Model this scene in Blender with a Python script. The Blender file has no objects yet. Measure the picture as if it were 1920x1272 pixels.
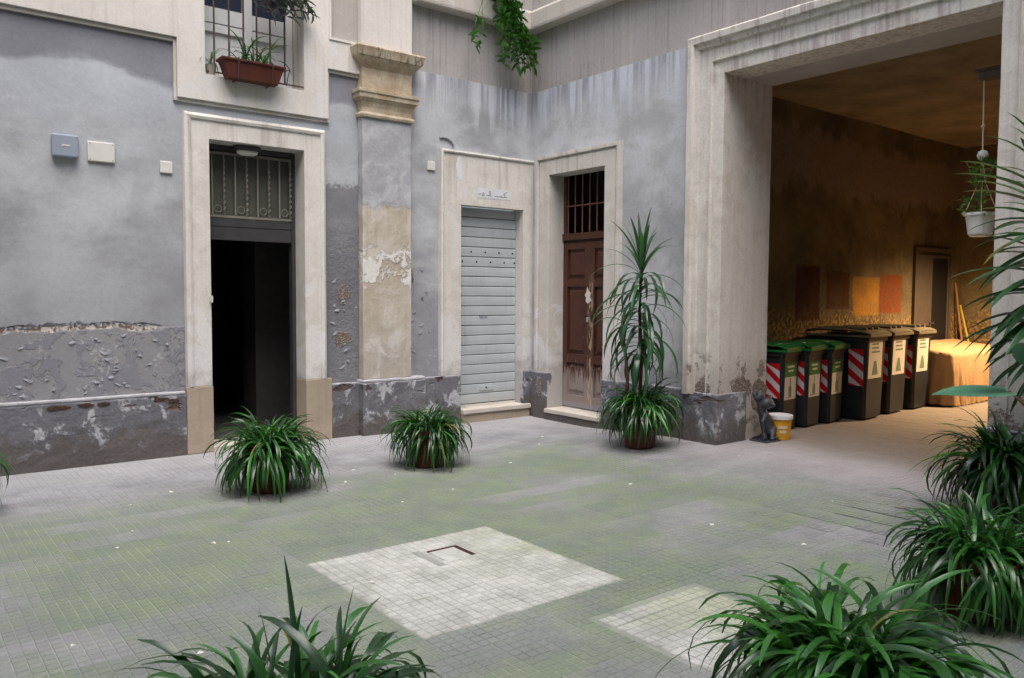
import bpy, bmesh, math, random
from mathutils import Vector, Matrix, noise as mnoise
random.seed(7)
D = bpy.data
SC = bpy.context.scene
COL = SC.collection
rad = math.radians

# ------------------------------------------------------------------ camera
cam = D.cameras.new('camera')
cam.sensor_width = 36.0
cam.lens = 28.3
cam.clip_start = 0.05
cam.clip_end = 200
camo = D.objects.new('camera', cam)
COL.objects.link(camo)
CAM = Vector((-6.306, -7.625, 1.48))
_r = Vector((0.78496, -0.61952, 0.00575))
_u = Vector((0.02943, 0.04656, 0.99848))
_f = Vector((0.61885, 0.78360, -0.05478))
camo.matrix_world = Matrix(((_r.x, _u.x, -_f.x, CAM.x), (_r.y, _u.y, -_f.y, CAM.y), (_r.z, _u.z, -_f.z, CAM.z), (0, 0, 0, 1)))
SC.camera = camo

# ------------------------------------------------------------------ world, sun, exposure
SUN_EL, SUN_AZ = rad(66), rad(205)      # azimuth measured from +y towards +x
W = D.worlds.new('World')
SC.world = W
W.use_nodes = True
wn = W.node_tree.nodes
wl = W.node_tree.links
wn.clear()
wo = wn.new('ShaderNodeOutputWorld')
bg = wn.new('ShaderNodeBackground')
sky = wn.new('ShaderNodeTexSky')
sky.sky_type = 'NISHITA'
sky.sun_disc = False
sky.sun_elevation = SUN_EL
sky.sun_rotation = SUN_AZ
sky.air_density = 1.0
sky.dust_density = 3.0
sky.ozone_density = 0.6
bg.inputs['Strength'].default_value = 0.15
wl.new(sky.outputs[0], bg.inputs[0])
wl.new(bg.outputs[0], wo.inputs[0])
sl = D.lights.new('sun', 'SUN')
sl.energy = 1.2
sl.angle = rad(60)
sl.color = (1.0, 0.98, 0.95)
so = D.objects.new('sun', sl)
COL.objects.link(so)
sd = Vector((math.sin(SUN_AZ) * math.cos(SUN_EL), math.cos(SUN_AZ) * math.cos(SUN_EL), math.sin(SUN_EL)))
so.rotation_euler = (-sd).to_track_quat('-Z', 'Y').to_euler()
so.location = (0, 0, 20)
SC.view_settings.view_transform = 'Standard'
SC.view_settings.look = 'None'
SC.view_settings.exposure = 1.5
SC.view_settings.gamma = 1.0
SC.render.engine = 'CYCLES'


# ------------------------------------------------------------------ node graph helper
def lin(r, g, b):
    def f(c):
        c /= 255.0
        return c / 12.92 if c <= 0.04045 else ((c + 0.055) / 1.055) ** 2.4
    return (f(r), f(g), f(b), 1.0)


class V:
    def __init__(s, g, k): s.g, s.k = g, k
    def __add__(s, o): return s.g.math('ADD', s, o)
    __radd__ = __add__
    def __sub__(s, o): return s.g.math('SUBTRACT', s, o)
    def __rsub__(s, o): return s.g.math('SUBTRACT', o, s)
    def __mul__(s, o): return s.g.math('MULTIPLY', s, o)
    __rmul__ = __mul__


class G:
    def __init__(s, name, rough=0.85, spec=0.25):
        s.mat = D.materials.new(name)
        s.mat.use_nodes = True
        s.nt = s.mat.node_tree
        s.n, s.l = s.nt.nodes, s.nt.links
        s.n.clear()
        s.out = s.n.new('ShaderNodeOutputMaterial')
        s.b = s.n.new('ShaderNodeBsdfPrincipled')
        s.l.new(s.b.outputs[0], s.out.inputs[0])
        s.b.inputs['Roughness'].default_value = rough
        s.b.inputs['Specular IOR Level'].default_value = spec
        s._geo = None

    def put(s, inp, v):
        if isinstance(v, V): s.l.new(v.k, inp)
        else: inp.default_value = v

    def math(s, op, a, b=None, c=None):
        n = s.n.new('ShaderNodeMath')
        n.operation = op
        s.put(n.inputs[0], a)
        if b is not None: s.put(n.inputs[1], b)
        if c is not None: s.put(n.inputs[2], c)
        return V(s, n.outputs[0])

    def xyz(s):
        geo = s.n.new('ShaderNodeNewGeometry')
        sp = s.n.new('ShaderNodeSeparateXYZ')
        s.l.new(geo.outputs['Position'], sp.inputs[0])
        return V(s, sp.outputs[0]), V(s, sp.outputs[1]), V(s, sp.outputs[2])

    def comb(s, x, y, z):
        n = s.n.new('ShaderNodeCombineXYZ')
        s.put(n.inputs[0], x); s.put(n.inputs[1], y); s.put(n.inputs[2], z)
        return V(s, n.outputs[0])

    def noise(s, vec, scale=1.0, detail=4, rough=0.55, dist=0.0):
        n = s.n.new('ShaderNodeTexNoise')
        s.l.new(vec.k, n.inputs['Vector'])
        n.inputs['Scale'].default_value = scale
        n.inputs['Detail'].default_value = detail
        n.inputs['Roughness'].default_value = rough
        n.inputs['Distortion'].default_value = dist
        return V(s, n.outputs[0])

    def white(s, vec):
        n = s.n.new('ShaderNodeTexWhiteNoise')
        n.noise_dimensions = '3D'
        s.l.new(vec.k, n.inputs['Vector'])
        return V(s, n.outputs['Value'])

    def voro(s, vec, scale, feature='F1'):
        n = s.n.new('ShaderNodeTexVoronoi')
        n.feature = feature
        s.l.new(vec.k, n.inputs['Vector'])
        n.inputs['Scale'].default_value = scale
        return V(s, n.outputs[0])

    def st(s, x, a, b):
        n = s.n.new('ShaderNodeMapRange')
        n.interpolation_type = 'SMOOTHSTEP'
        flip = a > b
        lo, hi = (b, a) if flip else (a, b)
        s.put(n.inputs[0], x)
        n.inputs[1].default_value, n.inputs[2].default_value = lo, hi
        n.inputs[3].default_value, n.inputs[4].default_value = (1.0, 0.0) if flip else (0.0, 1.0)
        return V(s, n.outputs[0])

    def box(s, x, a, b, e=0.01):
        return s.st(x, a - e, a + e) * s.st(x, b + e, b - e)

    def mix(s, f, a, b, mode='MIX'):
        n = s.n.new('ShaderNodeMix')
        n.data_type = 'RGBA'
        n.blend_type = mode
        s.put(n.inputs[0], f)
        s.put(n.inputs[6], a)
        s.put(n.inputs[7], b)
        return V(s, n.outputs[2])

    def vary(s, col, fac, lo=0.8, hi=1.2):
        # multiply colour by a grey between lo and hi
        m = s.n.new('ShaderNodeMapRange')
        s.put(m.inputs[0], fac)
        m.inputs[1].default_value, m.inputs[2].default_value = 0.3, 0.7
        m.inputs[3].default_value, m.inputs[4].default_value = lo, hi
        v = V(s, m.outputs[0])
        return s.mix(1.0, col, s.comb(v, v, v), 'MULTIPLY')

    def rand(s):
        n = s.n.new('ShaderNodeObjectInfo')
        return V(s, n.outputs['Random'])

    def bump(s, h, dist=0.01, strength=1.0):
        n = s.n.new('ShaderNodeBump')
        n.inputs['Strength'].default_value = strength
        n.inputs['Distance'].default_value = dist
        s.l.new(h.k, n.inputs['Height'])
        s.l.new(n.outputs[0], s.b.inputs['Normal'])

    def color(s, c):
        s.put(s.b.inputs['Base Color'], c)
        return s.mat


def simple(name, col, rough=0.6, spec=0.3, metal=0.0, var=0.12, scale=9.0, bump=0.0):
    g = G(name, rough, spec)
    x, y, z = g.xyz()
    p = g.comb(x, y, z)
    n = g.noise(p, scale, 5, 0.6)
    g.b.inputs['Metallic'].default_value = metal
    if bump: g.bump(g.noise(p, scale * 4, 4), bump)
    return g.color(g.vary(col, n, 1 - var, 1 + var))


# ------------------------------------------------------------------ materials of the walls
def mat_plaster(name, wing):
    """weathered grey lime plaster; wing 0 runs along x, wing 1 along y"""
    g = G(name, 0.9, 0.15)
    x, y, z = g.xyz()
    u = x if wing == 0 else y
    p = g.comb(x, y, z)
    big = g.noise(p, 1.1, 3, 0.5, 0.1)
    mid = g.noise(g.comb(x * 1.0, y * 1.0, z * 1.5), 2.6, 7, 0.6, 0.15)
    fine = g.noise(p, 26, 6, 0.65)
    strk = g.noise(g.comb(x * 9.0, y * 9.0, z * 0.35), 1.0, 4, 0.6)
    strk2 = g.noise(g.comb(x * 26.0, y * 26.0, z * 0.5), 1.0, 3, 0.6)
    col = g.mix(g.st(big + mid * 0.6, 0.62, 1.0), lin(143, 145, 149), lin(180, 183, 187)) if wing == 0 else g.mix(g.st(big + mid * 0.6, 0.62, 1.0), lin(162, 164, 168), lin(193, 195, 199))
    col = g.mix(g.st(mid, 0.55, 0.75) * 0.35, col, lin(176, 180, 188))
    if wing == 0:
        # darker old coat above an uneven repair line
        edge = z + (mid - 0.5) * 0.22 + (g.noise(p, 0.9, 2) - 0.5) * 0.5
        old = g.st(edge, 3.33, 3.37) * g.st(u, -2.2, -2.3)
        col = g.mix(old * 0.85, col, g.vary(lin(121, 122, 131), big, 0.9, 1.12))
        lit = g.st(edge, 2.3, 3.2) * g.st(edge, 3.42, 3.32) * g.st(u, -2.2, -2.3)  # paler tone below the repair line, fading out downwards
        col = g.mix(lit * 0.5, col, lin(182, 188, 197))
        # mid-height dulling of the wide bay
        low = g.st(z + (big - 0.5) * 0.8, 2.3, 1.4) * g.st(u, -2.7, -2.8)
        col = g.mix(low * 0.5, col, lin(134, 136, 145))
        # narrow strip between doorway and pilaster: dark damp coat
        damp = g.box(u, -2.75, -2.2, 0.02) * g.st(z + (fine - 0.5) * 0.25, 2.62, 2.56)
        col = g.mix(damp * 0.8, col, g.vary(lin(104, 104, 111), mid, 0.85, 1.15))
        scar = g.box(u, -2.75, -2.2, 0.02) * g.st(mid + fine * 0.5, 0.83, 0.9) * g.st(z, 2.1, 1.6)
        col = g.mix(scar * 0.7, col, lin(168, 158, 150))
        # right of the pilaster: lower part damp
        dr = g.st(u, -1.75, -1.65) * g.st(z + (mid - 0.5) * 0.9, 1.9, 1.3)
        col = g.mix(dr * 0.6, col, lin(126, 126, 138))
        drw = g.st(u, -1.75, -1.65) * g.st(fine + mid, 1.12, 1.25) * g.st(z, 2.0, 1.6)
        col = g.mix(drw * 0.55, col, lin(170, 168, 170))
        zone = g.st(u, -1.78, -1.70)
        # peeling field of the wide bay under z = 1.2
        pe = z + (mid - 0.5) * 0.12 + (g.noise(p, 2.0, 2) - 0.5) * 0.16
        peel = g.st(pe, 1.19, 1.17) * g.st(u, -2.7, -2.8)
        lipa = g.st(pe, 1.15, 1.17) * g.st(pe, 1.215, 1.195) * g.st(u, -4.25, -4.4)
        patch = g.st(g.noise(p, 4.5, 5, 0.6, 0.5), 0.50, 0.53)
        col = g.mix(peel * 0.9, col, g.mix(patch, lin(138, 137, 141), lin(127, 127, 136)))
        col = g.mix(peel * g.st(fine + mid, 1.13, 1.22) * 0.6, col, lin(176, 174, 176))
        fl_ = g.st(g.math('ABSOLUTE', g.noise(p, 4.5, 5, 0.6, 0.5) - 0.525), 0.016, 0.0) * g.st(g.noise(p, 3.1, 2), 0.48, 0.55)
        col = g.mix(peel * fl_ * 0.35, col, lin(82, 80, 88))
        col = g.mix(lipa * 0.9, col, g.mix(g.st(fine, 0.45, 0.55), lin(104, 88, 76), lin(190, 184, 178)))
    else:
        edge = z * 1.0
        zone = g.st(u, -0.0 + 0.5, -0.0 + 0.4) * 1.0
        pale = g.st(mid + big, 0.95, 1.2)
        col = g.mix(pale * 0.4, col, lin(182, 186, 196))
        crk = g.st(g.math('ABSOLUTE', g.noise(p, 2.3, 5, 0.6, 1.4) - 0.5), 0.010, 0.0)
        col = g.mix(crk * 0.10, col, lin(90, 92, 102))
        peel = g.st(z + mid * 0.5, 1.05, 0.95)
        col = g.mix(peel * 0.5, col, lin(140, 142, 152))
    stain = g.st(g.noise(g.comb(x * 1.0, y * 1.0, z * 0.8), 0.9, 5, 0.62), 0.52, 0.68)
    col = g.mix(stain * 0.3, col, lin(122, 121, 126))
    col = g.mix(g.st(g.noise(p, 9, 5, 0.65), 0.6, 0.72) * 0.22, col, lin(196, 196, 198))
    # beige band under the string course with rain streaks below it
    hi = zone * g.st(z, 3.905, 3.918)
    beige = g.mix(g.st(strk2 + mid * 0.4, 0.70, 0.92) * 0.5, lin(160, 156, 153), lin(116, 112, 110))
    beige = g.mix(g.st(strk, 0.5, 0.7) * 0.35, beige, lin(180, 174, 168))
    beige = g.vary(beige, big, 0.9, 1.1)
    sl_ = zone * g.st(z + (strk - 0.5) * 1.1 + (mid - 0.5) * 0.3, 3.38, 3.8) * g.st(z, 3.918, 3.905)
    streak = g.mix(g.st(strk + strk2 * 0.3, 0.50, 0.74), lin(122, 122, 134), lin(196, 199, 206) if wing == 0 else lin(190, 195, 205))
    col = g.mix(sl_ * 0.7, col, streak)
    col = g.mix(hi, col, beige)
    col = g.vary(col, fine, 0.93, 1.07)
    h = fine * 0.3 + mid * 0.8
    if wing == 0:
        lay = g.st(g.noise(p, 4.5, 5, 0.6, 0.5), 0.50, 0.53)
        h = h + peel * lay * 0.5 - lipa * 2.0 - scar * 2.0 + g.box(u, -2.75, -2.2, 0.02) * g.noise(p, 14, 5, 0.7, 1.0) * g.st(z, 2.3, 2.1) * 2.2
    else:
        h = h - crk * 0.2
    g.bump(h, 0.009, 0.8)
    return g.color(col)


def mat_stone(name, base=(208, 205, 199), dirt=(150, 138, 128), white=True, streaks=0.5, dark_foot=True):
    """painted render of the door surrounds and mouldings"""
    g = G(name, 0.85, 0.2)
    x, y, z = g.xyz()
    p = g.comb(x, y, z)
    big = g.noise(p, 1.7, 3, 0.5)
    mid = g.noise(p, 6, 6, 0.6, 0.4)
    fine = g.noise(p, 40, 5, 0.65)
    strk = g.noise(g.comb(x * 14.0, y * 14.0, z * 0.5), 1.0, 4, 0.6)
    col = g.vary(lin(*base), big, 0.9, 1.08)
    col = g.mix(g.st(strk, 0.48, 0.68) * streaks * (g.st(z, 2.35, 3.0) * 0.75 + 0.16), col, lin(*dirt))
    col = g.mix(g.st(mid * 0.6 + big * 0.6, 0.56, 0.78) * 0.3, col, lin(*dirt))
    if white:
        wm = g.st(g.noise(p, 2.6, 5, 0.6, 0.5) + g.st(z, 1.6, 0.7) * 0.22, 0.62, 0.65) * g.st(z, 2.0, 1.4)
        col = g.mix(wm * 0.8, col, lin(212, 211, 212))
    if dark_foot:
        ft = g.st(z + (mid - 0.5) * 0.9, 0.85, 0.5)
        col = g.mix(ft * 0.6, col, lin(146, 141, 138))
    col = g.vary(col, fine, 0.92, 1.06)
    g.bump(fine * 0.3 + mid, 0.006, 0.8)
    return g.color(col)


def mat_plinth(name):
    g = G(name, 0.9, 0.2)
    x, y, z = g.xyz()
    p = g.comb(x, y, z)
    mid = g.noise(p, 5, 6, 0.62, 0.5)
    fine = g.noise(p, 32, 5, 0.65)
    big = g.noise(p, 1.6, 3)
    col = g.vary(lin(108, 108, 116), big, 0.8, 1.2)
    low = g.st(z + (mid - 0.5) * 0.6, 0.34, 0.14)
    col = g.mix(low * 0.75, col, lin(92, 86, 80))
    wht = g.st(mid + fine * 0.25, 0.66, 0.76) * g.st(z, 0.08, 0.25)
    col = g.mix(wht * 0.75, col, lin(186, 187, 194))
    top = g.st(z + (fine - 0.5) * 0.03, 0.535, 0.55)
    col = g.mix(top * 0.6, col, lin(172, 172, 180))
    pits = g.st(g.noise(g.comb(x * 1.0, y * 1.0, z * 2.6), 3.0, 3, 0.5, 0.6), 0.62, 0.66) * g.box(z, 0.42, 0.55, 0.02)
    col = g.mix(pits * 0.85, col, lin(86, 68, 58))
    col = g.vary(col, fine, 0.85, 1.12)
    g.bump(fine * 0.5 + mid * 1.5 - pits * 2.5, 0.014, 0.9)
    return g.color(col)


def mat_pilaster(name):
    g = G(name, 0.88, 0.18)
    x, y, z = g.xyz()
    p = g.comb(x, y, z)
    mid = g.noise(p, 4, 6, 0.62, 0.6)
    fine = g.noise(p, 30, 5, 0.65)
    big = g.noise(p, 1.3, 3)
    strk = g.noise(g.comb(x * 12.0, y * 12.0, z * 0.7), 1.0, 4, 0.6)
    grey = g.mix(g.st(mid, 0.4, 0.65), lin(154, 156, 162), lin(176, 178, 182))
    och = g.mix(g.st(mid + strk * 0.5, 0.6, 0.9), lin(174, 164, 148), lin(190, 184, 174))
    och = g.mix(g.st(z + (mid - 0.5) * 1.2, 1.3, 0.8) * 0.5, och, lin(170, 164, 158))
    lo = g.st(z + (mid - 0.5) * 0.25 + (fine - 0.5) * 0.12, 2.44, 2.37)
    col = g.mix(lo, grey, och)
    pe = z + (mid - 0.5) * 1.1 + (fine - 0.5) * 0.2
    peel = g.box(pe, 1.62, 1.96, 0.015) * g.st(mid + fine * 0.3, 0.55, 0.64)
    col = g.mix(peel * 0.9, col, lin(216, 214, 212))
    p2 = g.st(mid + fine * 0.2 + big * 0.4, 0.86, 0.94) * g.st(z, 1.7, 1.5)
    col = g.mix(p2 * 0.35, col, lin(205, 204, 204))
    col = g.vary(col, fine, 0.92, 1.07)
    g.bump(fine * 0.3 + mid + peel * 0.8 - lo * 0.25, 0.012, 0.9)
    return g.color(col)


def mat_cream(name, base=(208, 204, 198)):
    g = G(name, 0.88, 0.18)
    x, y, z = g.xyz()
    p = g.comb(x, y, z)
    big = g.noise(p, 1.2, 3)
    mid = g.noise(p, 5, 5, 0.6, 0.4)
    fine = g.noise(p, 45, 4, 0.6)
    strk = g.noise(g.comb(x * 20.0, y * 20.0, z * 0.6), 1.0, 4, 0.6)
    col = g.vary(lin(*base), big, 0.9, 1.08)
    col = g.mix(g.st(strk, 0.5, 0.7) * 0.28, col, lin(168, 158, 146))
    col = g.mix(g.st(mid + g.st(z, 3.6, 3.3) * 0.12, 0.58, 0.66) * 0.5, col, lin(206, 205, 208))
    col = g.vary(col, fine, 0.94, 1.05)
    g.bump(fine * 0.3 + mid, 0.005, 0.8)
    return g.color(col)


def mat_capital(name):
    g = G(name, 0.9, 0.15)
    x, y, z = g.xyz()
    p = g.comb(x, y, z)
    strk = g.noise(g.comb(x * 28.0, y * 28.0, z * 1.2), 1.0, 3, 0.6)
    mid = g.noise(p, 6, 5)
    fine = g.noise(p, 40, 5)
    col = g.mix(g.st(mid, 0.35, 0.65), lin(168, 152, 128), lin(190, 178, 158))
    col = g.mix(g.st(strk, 0.5, 0.68) * (g.st(z, 3.86, 3.9) * 0.6 + 0.1), col, lin(96, 86, 74))
    col = g.vary(col, fine, 0.88, 1.1)
    g.bump(fine * 0.4 + mid, 0.008)
    return g.color(col)


def mat_arch(name):
    """soft reddish-grey streaked limewash of the gateway moulding"""
    g = G(name, 0.86, 0.18)
    x, y, z = g.xyz()
    p = g.comb(x, y, z)
    big = g.noise(p, 1.5, 3)
    mid = g.noise(p, 6, 6, 0.62, 0.5)
    fine = g.noise(p, 40, 5, 0.65)
    strk = g.noise(g.comb(x * 22.0, y * 22.0, z * 0.8), 1.0, 4, 0.62)
    col = g.vary(lin(209, 205, 198), big, 0.9, 1.06)
    up = g.st(z, 3.3, 3.6)
    col = g.mix(g.st(strk, 0.47, 0.62) * (up * g.st(mid, 0.35, 0.65) * 0.8 + 0.12), col, lin(136, 114, 102))
    col = g.mix(g.st(mid + strk * 0.4, 0.66, 0.86) * (up * 0.25 + 0.12), col, lin(214, 214, 220))
    col = g.mix(g.st(z + (mid - 0.5) * 0.7, 0.95, 0.6) * 0.5, col, lin(150, 142, 138))
    col = g.mix(g.st(mid * 0.6 + big * 0.6, 0.54, 0.76) * 0.4, col, lin(158, 146, 132))
    rot = g.st(mid + fine * 0.4, 0.74, 0.8) * g.st(z, 1.0, 0.75)
    col = g.mix(rot * 0.7, col, lin(104, 88, 80))
    col = g.vary(col, fine, 0.9, 1.08)
    g.bump(fine * 0.4 + mid * 0.5 - rot * 1.5, 0.008, 0.8)
    return g.color(col)


def mat_passage(name):
    g = G(name, 0.9, 0.1)
    x, y, z = g.xyz()
    p = g.comb(x, y, z)
    big = g.noise(p, 0.9, 3)
    mid = g.noise(p, 3.0, 6, 0.65, 0.6)
    fine = g.noise(p, 22, 5, 0.65)
    drip = g.noise(g.comb(x * 3.0, y * 3.0, z * 1.2), 1.0, 7, 0.68)
    col = g.mix(g.st(big + mid * 0.5, 0.55, 0.95), lin(74, 67, 54), lin(112, 100, 76))
    # old brown wash above, a pale pinkish band, brown wash again under the ceiling
    pk = g.box(z + (drip - 0.5) * 0.8 + (mid - 0.5) * 0.3, 2.78, 3.46, 0.07)
    col = g.mix(pk * 0.8, col, lin(124, 110, 100))
    lo = g.st(z + (mid - 0.5) * 0.8, 1.35, 1.1)
    col = g.mix(lo * 0.7, col, g.mix(g.st(fine, 0.45, 0.6), lin(86, 68, 48), lin(150, 122, 78)))
    wob = (fine - 0.5) * 0.09 + (mid - 0.5) * 0.06
    on = g.st(y, -2.2, -2.15) * 0.0 + 1.0
    for x0, x1, z0, z1, c in ((2.42, 2.95, 1.18, 1.86, (66, 28, 20)), (3.1, 3.66, 1.32, 1.80, (72, 38, 27)),
                              (3.74, 4.42, 1.24, 1.74, (158, 112, 44)), (4.44, 5.06, 1.26, 1.79, (112, 54, 24))):
        m = g.box(x + wob, x0, x1, 0.015) * g.box(z + wob, z0, z1, 0.02)
        col = g.mix(m * (0.55 + 0.3 * g.st(mid, 0.35, 0.6)), col, lin(*c))
    col = g.vary(col, fine, 0.85, 1.12)
    g.bump(fine * 0.4 + mid, 0.015)
    return g.color(col)


def mat_ground(name, pale=False, groove=False):
    g = G(name, 0.8, 0.25)
    x, y, z = g.xyz()
    p = g.comb(x, y, z)
    T = 0.2036
    tx = g.math('FLOOR', (x + 4.5) * (1 / T))
    ty = g.math('FLOOR', (y + 4.75) * (1 / T))
    rt = g.white(g.comb(tx, ty, 3.0))
    rr = g.white(g.comb(g.math('FLOOR', tx * 0.2), ty, 7.0))
    big = g.noise(p, 0.8, 3, 0.5)
    mid = g.noise(p, 3.5, 5, 0.6)
    fine = g.noise(p, 60, 4, 0.7)
    sweep = g.noise(g.comb(x * 0.9, y * 1.5, z), 1.6, 5, 0.6)
    if pale:
        col = g.mix(g.st(mid, 0.35, 0.65), lin(160, 162, 157), lin(183, 184, 181))
        col = g.mix(g.st(big + rt * 0.15 + g.st(x + y * -0.4, -1.6, -1.1) * 0.25, 0.55, 0.85) * 0.6, col, lin(150, 158, 128))
        rp = g.white(g.comb(g.math('FLOOR', (x + 4.5) * (4 / T)), g.math('FLOOR', (y + 4.75) * (4 / T)), 1.0))
        col = g.vary(col, rp, 0.93, 1.04)
        ed = g.math('MINIMUM', g.math('MINIMUM', x + 4.5, -3.28 - x), g.math('MINIMUM', y + 4.75, -3.528 - y))
        ed2 = g.math('MINIMUM', g.math('MINIMUM', x + 3.766, -3.054 - x), g.math('MINIMUM', y + 5.77, -5.036 - y))
        ed = g.math('MAXIMUM', ed, ed2) + (g.noise(p, 11, 4) - 0.5) * 0.12
        col = g.mix(g.st(ed, 0.035, -0.01) * 0.75, col, lin(128, 132, 122))
        if groove: col = g.mix(g.st(mid, 0.4, 0.6), lin(132, 134, 128), lin(164, 164, 160))
    else:
        grey = g.mix(g.st(sweep, 0.35, 0.65), lin(127, 127, 131), lin(146, 146, 151))
        grey = g.vary(grey, rt, 0.95, 1.03)
        rp = g.white(g.comb(g.math('FLOOR', (x + 4.5) * (4 / T)), g.math('FLOOR', (y + 4.75) * (4 / T)), 1.0))
        grey = g.vary(grey, rp, 0.95, 1.04)
        moss = g.st(big * 0.8 + rr * 0.16 + sweep * 0.3 + rt * 0.05, 0.40, 0.74)
        away = g.st(y, -1.0, -2.2) * g.st(x, 0.2, -1.6)
        green = g.mix(g.st(mid, 0.4, 0.62), lin(107, 119, 107), lin(113, 127, 103))
        col = g.mix(moss * away * 0.9, grey, green)
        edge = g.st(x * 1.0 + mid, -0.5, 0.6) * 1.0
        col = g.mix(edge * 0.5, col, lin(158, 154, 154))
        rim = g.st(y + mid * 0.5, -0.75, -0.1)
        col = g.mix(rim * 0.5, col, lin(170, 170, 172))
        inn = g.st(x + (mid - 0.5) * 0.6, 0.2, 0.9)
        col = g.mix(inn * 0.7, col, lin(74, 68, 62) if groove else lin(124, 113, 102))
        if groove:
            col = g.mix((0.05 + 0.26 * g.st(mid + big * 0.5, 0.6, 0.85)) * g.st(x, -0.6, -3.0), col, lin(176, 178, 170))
    spots = g.st(g.voro(p, 7.0), 0.05, 0.03) * g.st(g.noise(p, 1.9, 2), 0.56, 0.62)
    col = g.mix(spots * 0.25, col, lin(196, 196, 194))
    col = g.vary(col, fine, 0.88, 1.1)
    g.bump(fine * 0.6 + mid * 0.3, 0.002, 0.6)
    return g.color(col)


def mat_leaf(name, dark=(24, 62, 26), light=(70, 128, 44), spec=0.5):
    g = G(name, 0.34, spec)
    tc = g.n.new('ShaderNodeTexCoord')
    r = g.rand()
    sp = g.n.new('ShaderNodeSeparateXYZ')
    g.l.new(tc.outputs['Object'], sp.inputs[0])
    ly = V(g, sp.outputs[1])
    vein = g.noise(g.comb(V(g, sp.outputs[0]) * 2.0, ly * 120.0, r * 9.0), 1.0, 2)
    col = g.mix(g.math('POWER', r, 1.6), lin(*dark), lin(*light))
    col = g.vary(col, vein, 0.8, 1.2)
    yel = g.st(g.math('FRACT', r * 17.3), 0.985, 0.99)
    col = g.mix(yel * 0.8, col, lin(128, 122, 66))
    g.color(col)
    g.b.inputs['Coat Weight'].default_value = 0.15
    tr = g.n.new('ShaderNodeBsdfTranslucent')
    g.put(tr.inputs[0], g.mix(0.5, col, lin(90, 160, 40)))
    mx = g.n.new('ShaderNodeMixShader')
    mx.inputs[0].default_value = 0.16
    g.l.new(g.b.outputs[0], mx.inputs[1])
    g.l.new(tr.outputs[0], mx.inputs[2])
    g.l.new(mx.outputs[0], g.out.inputs[0])
    return g.mat


def mat_door(name):
    g = G(name, 0.5, 0.3)
    x, y, z = g.xyz()
    p = g.comb(x, y, z)
    mid = g.noise(p, 7, 5, 0.6)
    grain = g.noise(g.comb(x * 60.0, y * 60.0, z * 3.0), 1.0, 4, 0.6)
    col = g.vary(lin(76, 46, 37), mid, 0.8, 1.2)
    wear = g.st(z + (grain - 0.5) * 0.9 + (mid - 0.5) * 0.3, 0.62, 0.5)
    col = g.mix(wear * 0.8, col, lin(150, 138, 134))
    chip = g.st(g.noise(p, 38, 2, 0.5), 0.72, 0.75)
    col = g.mix(chip * 0.7, col, lin(176, 150, 130))
    bx = g.box(y, -0.90, -0.82, 0.015)
    drip = bx * g.st(g.noise(g.comb(x, y * 40.0, z * 6.0), 1.0, 3), 0.5, 0.58) * g.st(z, 1.75, 1.6)
    col = g.mix(drip * 0.7, col, lin(190, 170, 148))
    kick = g.st(z, 0.22, 0.2)
    col = g.mix(kick * 0.5, col, lin(140, 146, 156))
    g.bump(grain * 0.5 + mid * 0.4, 0.003)
    return g.color(col)


def mat_shutter(name):
    g = G(name, 0.5, 0.35)
    x, y, z = g.xyz()
    p = g.comb(x, y, z)
    mid = g.noise(p, 4, 5, 0.6)
    strk = g.noise(g.comb(x * 25.0, y, z * 0.8), 1.0, 4, 0.6)
    col = g.vary(lin(174, 182, 186), mid, 0.92, 1.06)
    col = g.mix(g.st(strk, 0.55, 0.75) * 0.3, col, lin(134, 142, 148))
    col = g.mix(g.st(z + (mid - 0.5) * 0.4, 0.36, 0.18) * 0.3, col, lin(176, 172, 166))
    return g.color(col)


MT = {}
MT['plaster_a'] = mat_plaster('grey_plaster_long_wing', 0)
MT['plaster_b'] = mat_plaster('grey_plaster_gate_wing', 1)
MT['stone'] = mat_stone('door_surround_render')
MT['stone_b'] = mat_stone('gate_side_surround_render', (200, 196, 189), (146, 138, 128), streaks=0.6)
MT['block'] = mat_stone('travertine_foot_block', (168, 155, 139), (128, 114, 100), white=False, streaks=1.4, dark_foot=False)
MT['sill'] = mat_stone('sill_stone', (198, 192, 184), (150, 140, 128), white=False, streaks=0.3, dark_foot=False)
MT['ledge'] = mat_stone('salt_bloomed_ledge', (180, 180, 186), (112, 112, 122), white=False, streaks=2.2, dark_foot=False)
MT['plinth'] = mat_plinth('damp_plinth_render')
MT['pilaster'] = mat_pilaster('pilaster_render')
MT['cream'] = mat_cream('cream_upper_render')
MT['cream_b'] = mat_cream('pale_string_course', (190, 184, 176))
MT['inset'] = mat_cream('inset_panel_render', (168, 164, 158))
MT['capital'] = mat_capital('tuff_capital')
MT['arch'] = mat_arch('gate_limewash')
MT['passage'] = mat_passage('ochre_passage_wash')
MT['ceiling'] = simple('passage_ceiling_wash', lin(122, 112, 92), 0.9, 0.1, var=0.3, scale=2.2, bump=0.01)
MT['soffit'] = simple('gate_soffit_wash', lin(168, 164, 160), 0.9, 0.1, var=0.12, scale=3, bump=0.004)
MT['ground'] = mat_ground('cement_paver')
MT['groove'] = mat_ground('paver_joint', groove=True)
MT['pale'] = mat_ground('pale_cement_paver', pale=True)
MT['palegroove'] = mat_ground('pale_paver_joint', pale=True, groove=True)
MT['leaf'] = mat_leaf('strap_leaf', (12, 46, 22), (58, 124, 44))
MT['leaf_draca'] = mat_leaf('dracaena_leaf', (28, 64, 44), (74, 120, 78))
MT['leaf_vine'] = mat_leaf('vine_leaf', (28, 80, 28), (84, 142, 54))
MT['leaf_ear'] = mat_leaf('elephant_ear_leaf', (86, 138, 112), (122, 168, 138))
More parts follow.
